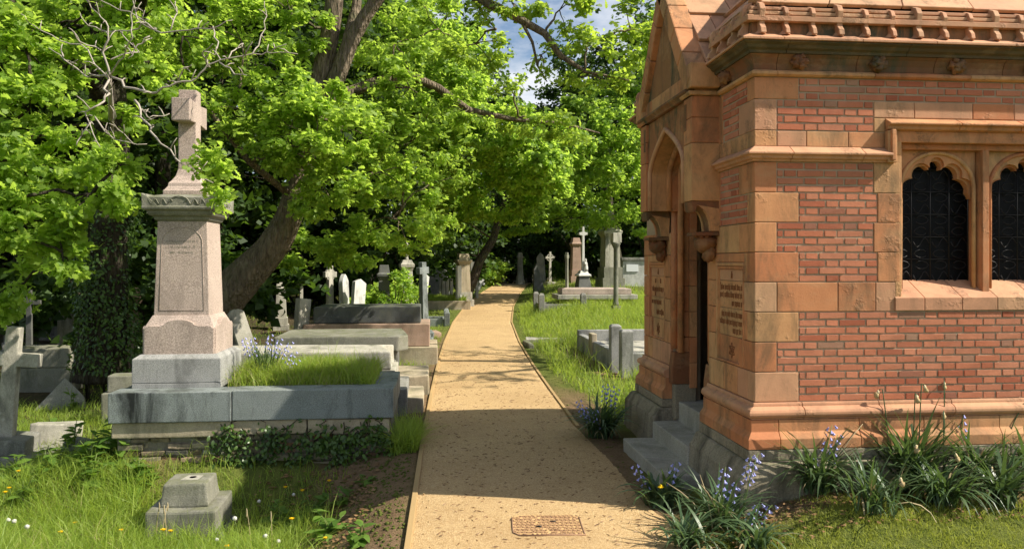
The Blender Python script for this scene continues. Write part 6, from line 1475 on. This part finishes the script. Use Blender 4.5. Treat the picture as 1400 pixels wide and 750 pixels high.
for u, v, h, n, s, lb in [(98, 628, .38, 30, .15, 'weed with an upright flowering tip left of the plot wall'), (150, 660, .36, 33, .15, 'tall pale-tipped weed left of the stepped pedestal'), (128, 640, .26, 30, .15, 'dark leafy weed under the fallen stone'), (55, 640, .25, 24, .13, 'leafy weed by the foot of the leaning cross'),
                          (185, 690, .24, 27, .15, 'leafy weed close to the left side of the stepped pedestal'), (165, 625, .26, 27, .15, 'weed against the left end of the plot wall'), (230, 640, .22, 18, .12, 'weed between the plot wall and the stepped pedestal'), (100, 560, .34, 18, .12, 'sunlit weed beside the pale squared block'),
                          (395, 650, .16, 15, .11, 'low weed under the ivy on the plot wall'), (430, 690, .20, 24, .13, 'jagged weed on the bank right of the stepped pedestal'), (470, 690, .14, 18, .11, 'small weed halfway down the soil bank'), (385, 720, .22, 27, .13, 'weed among dandelion clocks at the foot of the bank'), (30, 700, .2, 18, .12, 'weed at the bottom left edge'), (500, 662, .1, 12, .08, 'tiny weed sprouting from the bare soil'),
                          (75, 600, .3, 27, .13, 'weed in the sunny gap behind the fallen stone'), (20, 655, .3, 24, .14, 'large weed at the left edge by the cross steps'), (125, 690, .28, 30, .15, 'leafy weed in long grass at the lower left'), (70, 680, .26, 27, .14, 'broad weed among yellow dandelions'), (205, 655, .3, 30, .15, 'dark weed touching the plot wall beside the pedestal'), (340, 665, .14, 18, .11, 'low weed right behind the stepped pedestal'), (300, 640, .16, 18, .1, 'weed under the ivy left of the wall middle'), (455, 730, .2, 27, .12, 'bright weed at the bottom of the bank near the path'), (490, 745, .16, 27, .1, 'bright leafy weed nearest the path edge at the bottom'),
                          (560, 505, .12, 12, .09, 'tiny weed at the end of the flat slab'), (590, 470, .12, 12, .09, 'tiny weed between the slabs by the path')]:
    x, y = gp(u, v); weed(lb, x, y, h * 1.2, int(n * 1.3), s * 1.15)
# dandelions: flowers and clocks
def dandelion(clock):
    o = thing('dandelion_clock' if clock else 'dandelion', 'x', 'dandelion', (0, 0, 0), 0, None)
    h = .20; pts = stalk_pts((0, 0, 0), h, .03, .5); MB().tube(pts, .0028, 5).build('stalk', M['stalk'], o)
    mb = MB()
    if clock: lump(mb, (pts[-1][0], pts[-1][1], h + .010), (.016, .016, .015), 3, .2, 14); mb.build('seed_head', M['seed'], o)
    else:
        for k_ in range(26):
            a = k_ * 2.4; r = .021 * math.sqrt((k_ + 1) / 26); c = Vector((pts[-1][0], pts[-1][1], h)); d = Vector((math.cos(a), math.sin(a), 0)); s_ = Vector((-d.y, d.x, 0)) * .0035; e = c + d * r + Vector((0, 0, .012 - r * .3)); m_ = c + d * r * .4
            mb.add([tuple(m_ - s_), tuple(m_ + s_), tuple(e + s_), tuple(e - s_)], [(0, 1, 2, 3)])
        lump(mb, (pts[-1][0], pts[-1][1], h + .002), (.012, .012, .008), 1, .1, 5); mb.build('flower_head', M['yellow'], o)
    return o
dp = {0: dandelion(False), 1: dandelion(True)}; used = set()
DG = {0: 'yellow dandelions in the grass', 1: 'dandelion clocks in the grass'}
for (u, v, ck, lb) in [(20, 665, 0, 'upper yellow dandelion below the leaning cross'), (18, 676, 0, 'lower yellow dandelion below the leaning cross'), (3, 700, 0, 'yellow dandelion at the left edge of the grass'), (230, 688, 0, 'yellow dandelion just left of the stepped pedestal'), (107, 735, 0, 'yellow dandelion in sunny grass at the bottom left'), (86, 752, 0, 'yellow dandelion nearest the bottom left corner'), (164, 752, 0, 'yellow dandelion low between the corner and the pedestal'),
                       (217, 756, 0, 'yellow dandelion below the left corner of the pedestal'), (234, 757, 0, 'yellow dandelion below the middle of the pedestal'), (315, 776, 0, 'yellow dandelion below the right corner of the pedestal'), (395, 690, 0, 'yellow dandelion on the low bank right of the pedestal'), (414, 694, 0, 'yellow dandelion next to a clock on the low bank'), (404, 736, 0, 'tall yellow dandelion among clocks at the bank foot'), (440, 764, 0, 'yellow dandelion nearest the path at the bottom'), (455, 680, 0, 'small yellow dandelion on the soil by the ivy'),
                       (5, 738, 1, 'white clock at the very left edge'), (26, 742, 1, 'white clock second from the left edge'), (43, 750, 1, 'white clock by the bottom left corner'), (327, 740, 1, 'white clock right of the pedestal base'), (296, 764, 1, 'big white clock in front of the pedestal'), (360, 762, 1, 'white clock below the bank'), (376, 766, 1, 'white clock below the bank, nearer the path'), (353, 705, 1, 'open white clock between pedestal and bank'), (405, 695, 1, 'white clock between two yellow dandelions')]:
    x, y = gp(u, v + 8); z = gz1(x, y) - .01
    if ck not in used: used.add(ck); r = dp[ck]; r.location = (x, y, z); r['label'] = lb; r['group'] = DG[ck]
    else: r = dup(dp[ck], (x, y, z), rb(), random.uniform(.85, 1.15), lb, DG[ck])
# dry grass stems in front of the pedestal
for (u, v, lb) in [(213, 752, 'seeding grass stem left of the pedestal step'), (220, 756, 'seeding grass stem before the pedestal step'), (228, 758, 'bare dry stem before the pedestal step'), (343, 760, 'dry curved stem right of the pedestal'), (372, 766, 'dry bare stem at the foot of the bank')]:
    x, y = gp(u, v); o = thing('dry_stem', lb, 'grass stem', (x, y, gz1(x, y)), 0, 'dry stems in the long grass')
    pts = stalk_pts((0, 0, 0), .36, random.uniform(.0, .08), rb()); MB().tube(pts, [.0035] * 4 + [.003, .002], 5).build('stalk', M['stem_dry'], o)
    mb = MB(); lump(mb, (pts[-1][0], pts[-1][1], pts[-1][2] - .02), (.006, .006, .035), 2, .4, 6); mb.build('seed_head', M['stem_dry'], o)
# ivy hanging over the rubble wall
o = thing('ivy_plant', 'dark ivy trailing over the rubble wall under the granite kerb', 'ivy', (-1.3, KY - .02, .1))
mb = MB(); C_, N_ = [], []
for s_ in range(58):
    x0 = -.48 - 1.6 * random.random() ** 1.1; z0 = random.uniform(.12, .33) if random.random() < .75 else random.uniform(-.1, .2); x = x0; z = z0; pts = []; L = random.randint(4, 10) if x0 > -1.9 else 4
    for k_ in range(L):
        pts.append((x, KY + .03 - random.uniform(.0, .03), z)); x += random.uniform(-.06, .05); z -= random.uniform(.01, .06)
        if z < -.26: break
        for q in range(3): C_.append((x + random.gauss(0, .03), KY + .02 - random.uniform(.0, .06), z + random.gauss(0, .03)))
    if len(pts) > 1: mb.tube(pts, .0045, 4)
mb.build('stem', M['bark_dark'], o, world=True)
C_ = np.array(C_); n = len(C_)
V, F = leaves(C_, unit(rng.normal(0, .6, (n, 3)) + np.array([0, -.2, -.6])), unit(rng.normal(0, .4, (n, 3)) + np.array([.25, -.9, .75])), rng.uniform(.035, .065, n), 'broad')
link('foliage', mesh_qt('ivy_foliage', V, F), M['ivy'], o, True)
# ------------------------------------------------------------------ camera, sun, sky
cam = bpy.data.cameras.new('camera'); co = bpy.data.objects.new('camera', cam); COL.objects.link(co)
co.location = (0, 0, EYE); co.rotation_euler = (R(90), 0, -YAW)
cam.lens = 36 * FOC / 1400; cam.sensor_width = 36; cam.clip_end = 1000; cam.clip_start = .05
cam.shift_y = -(375 - HOR) / 1400
SC.camera = co
EL, AZ = R(43.5), math.atan2(.96, -.29)      # azimuth clockwise from +Y
sd = Vector((math.sin(AZ) * math.cos(EL), math.cos(AZ) * math.cos(EL), math.sin(EL)))
sun = bpy.data.lights.new('sun', 'SUN'); sun.energy = 5.0; sun.angle = R(.53); sun.color = (1, .93, .80)
so = bpy.data.objects.new('sun', sun); COL.objects.link(so); so.rotation_euler = (-sd).to_track_quat('-Z', 'Y').to_euler(); so.location = (20, -6, 20)
w = bpy.data.worlds.new('World'); SC.world = w; w.use_nodes = True; t = w.node_tree; t.nodes.clear()
N = t.nodes.new
sky = N('ShaderNodeTexSky'); sky.sky_type = 'NISHITA'; sky.sun_disc = False; sky.sun_elevation = EL; sky.sun_rotation = AZ; sky.dust_density = 1.2
bg = N('ShaderNodeBackground'); bg.inputs[1].default_value = .085; out = N('ShaderNodeOutputWorld')
tc = N('ShaderNodeTexCoord'); mp = N('ShaderNodeMapping'); mp.inputs['Scale'].default_value = (1, 1, 2.6)
nz = N('ShaderNodeTexNoise'); nz.inputs['Scale'].default_value = 4.5; nz.inputs['Detail'].default_value = 7; nz.inputs['Roughness'].default_value = .6
rp = N('ShaderNodeValToRGB'); rp.color_ramp.elements[0].position = .46; rp.color_ramp.elements[1].position = .66
mx = N('ShaderNodeMix'); mx.data_type = 'RGBA'; mx.inputs[7].default_value = (6.6, 6.8, 7.2, 1)
t.links.new(tc.outputs['Generated'], mp.inputs[0]); t.links.new(mp.outputs[0], nz.inputs[0]); t.links.new(nz.outputs[0], rp.inputs[0])
t.links.new(rp.outputs[0], mx.inputs[0]); t.links.new(sky.outputs[0], mx.inputs[6]); t.links.new(mx.outputs[2], bg.inputs[0]); t.links.new(bg.outputs[0], out.inputs[0])
SC.view_settings.view_transform = 'Standard'; SC.view_settings.look = 'None'; SC.view_settings.gamma = 1; SC.view_settings.exposure = .74
SC.render.engine = 'CYCLES'
cy = SC.cycles; cy.max_bounces = 6; cy.diffuse_bounces = 3; cy.glossy_bounces = 2; cy.transmission_bounces = 4; cy.transparent_max_bounces = 4
cy.caustics_reflective = False; cy.caustics_refractive = False; cy.sample_clamp_indirect = 4
cy.use_adaptive_sampling = True; cy.adaptive_threshold = .015; cy.use_denoising = True
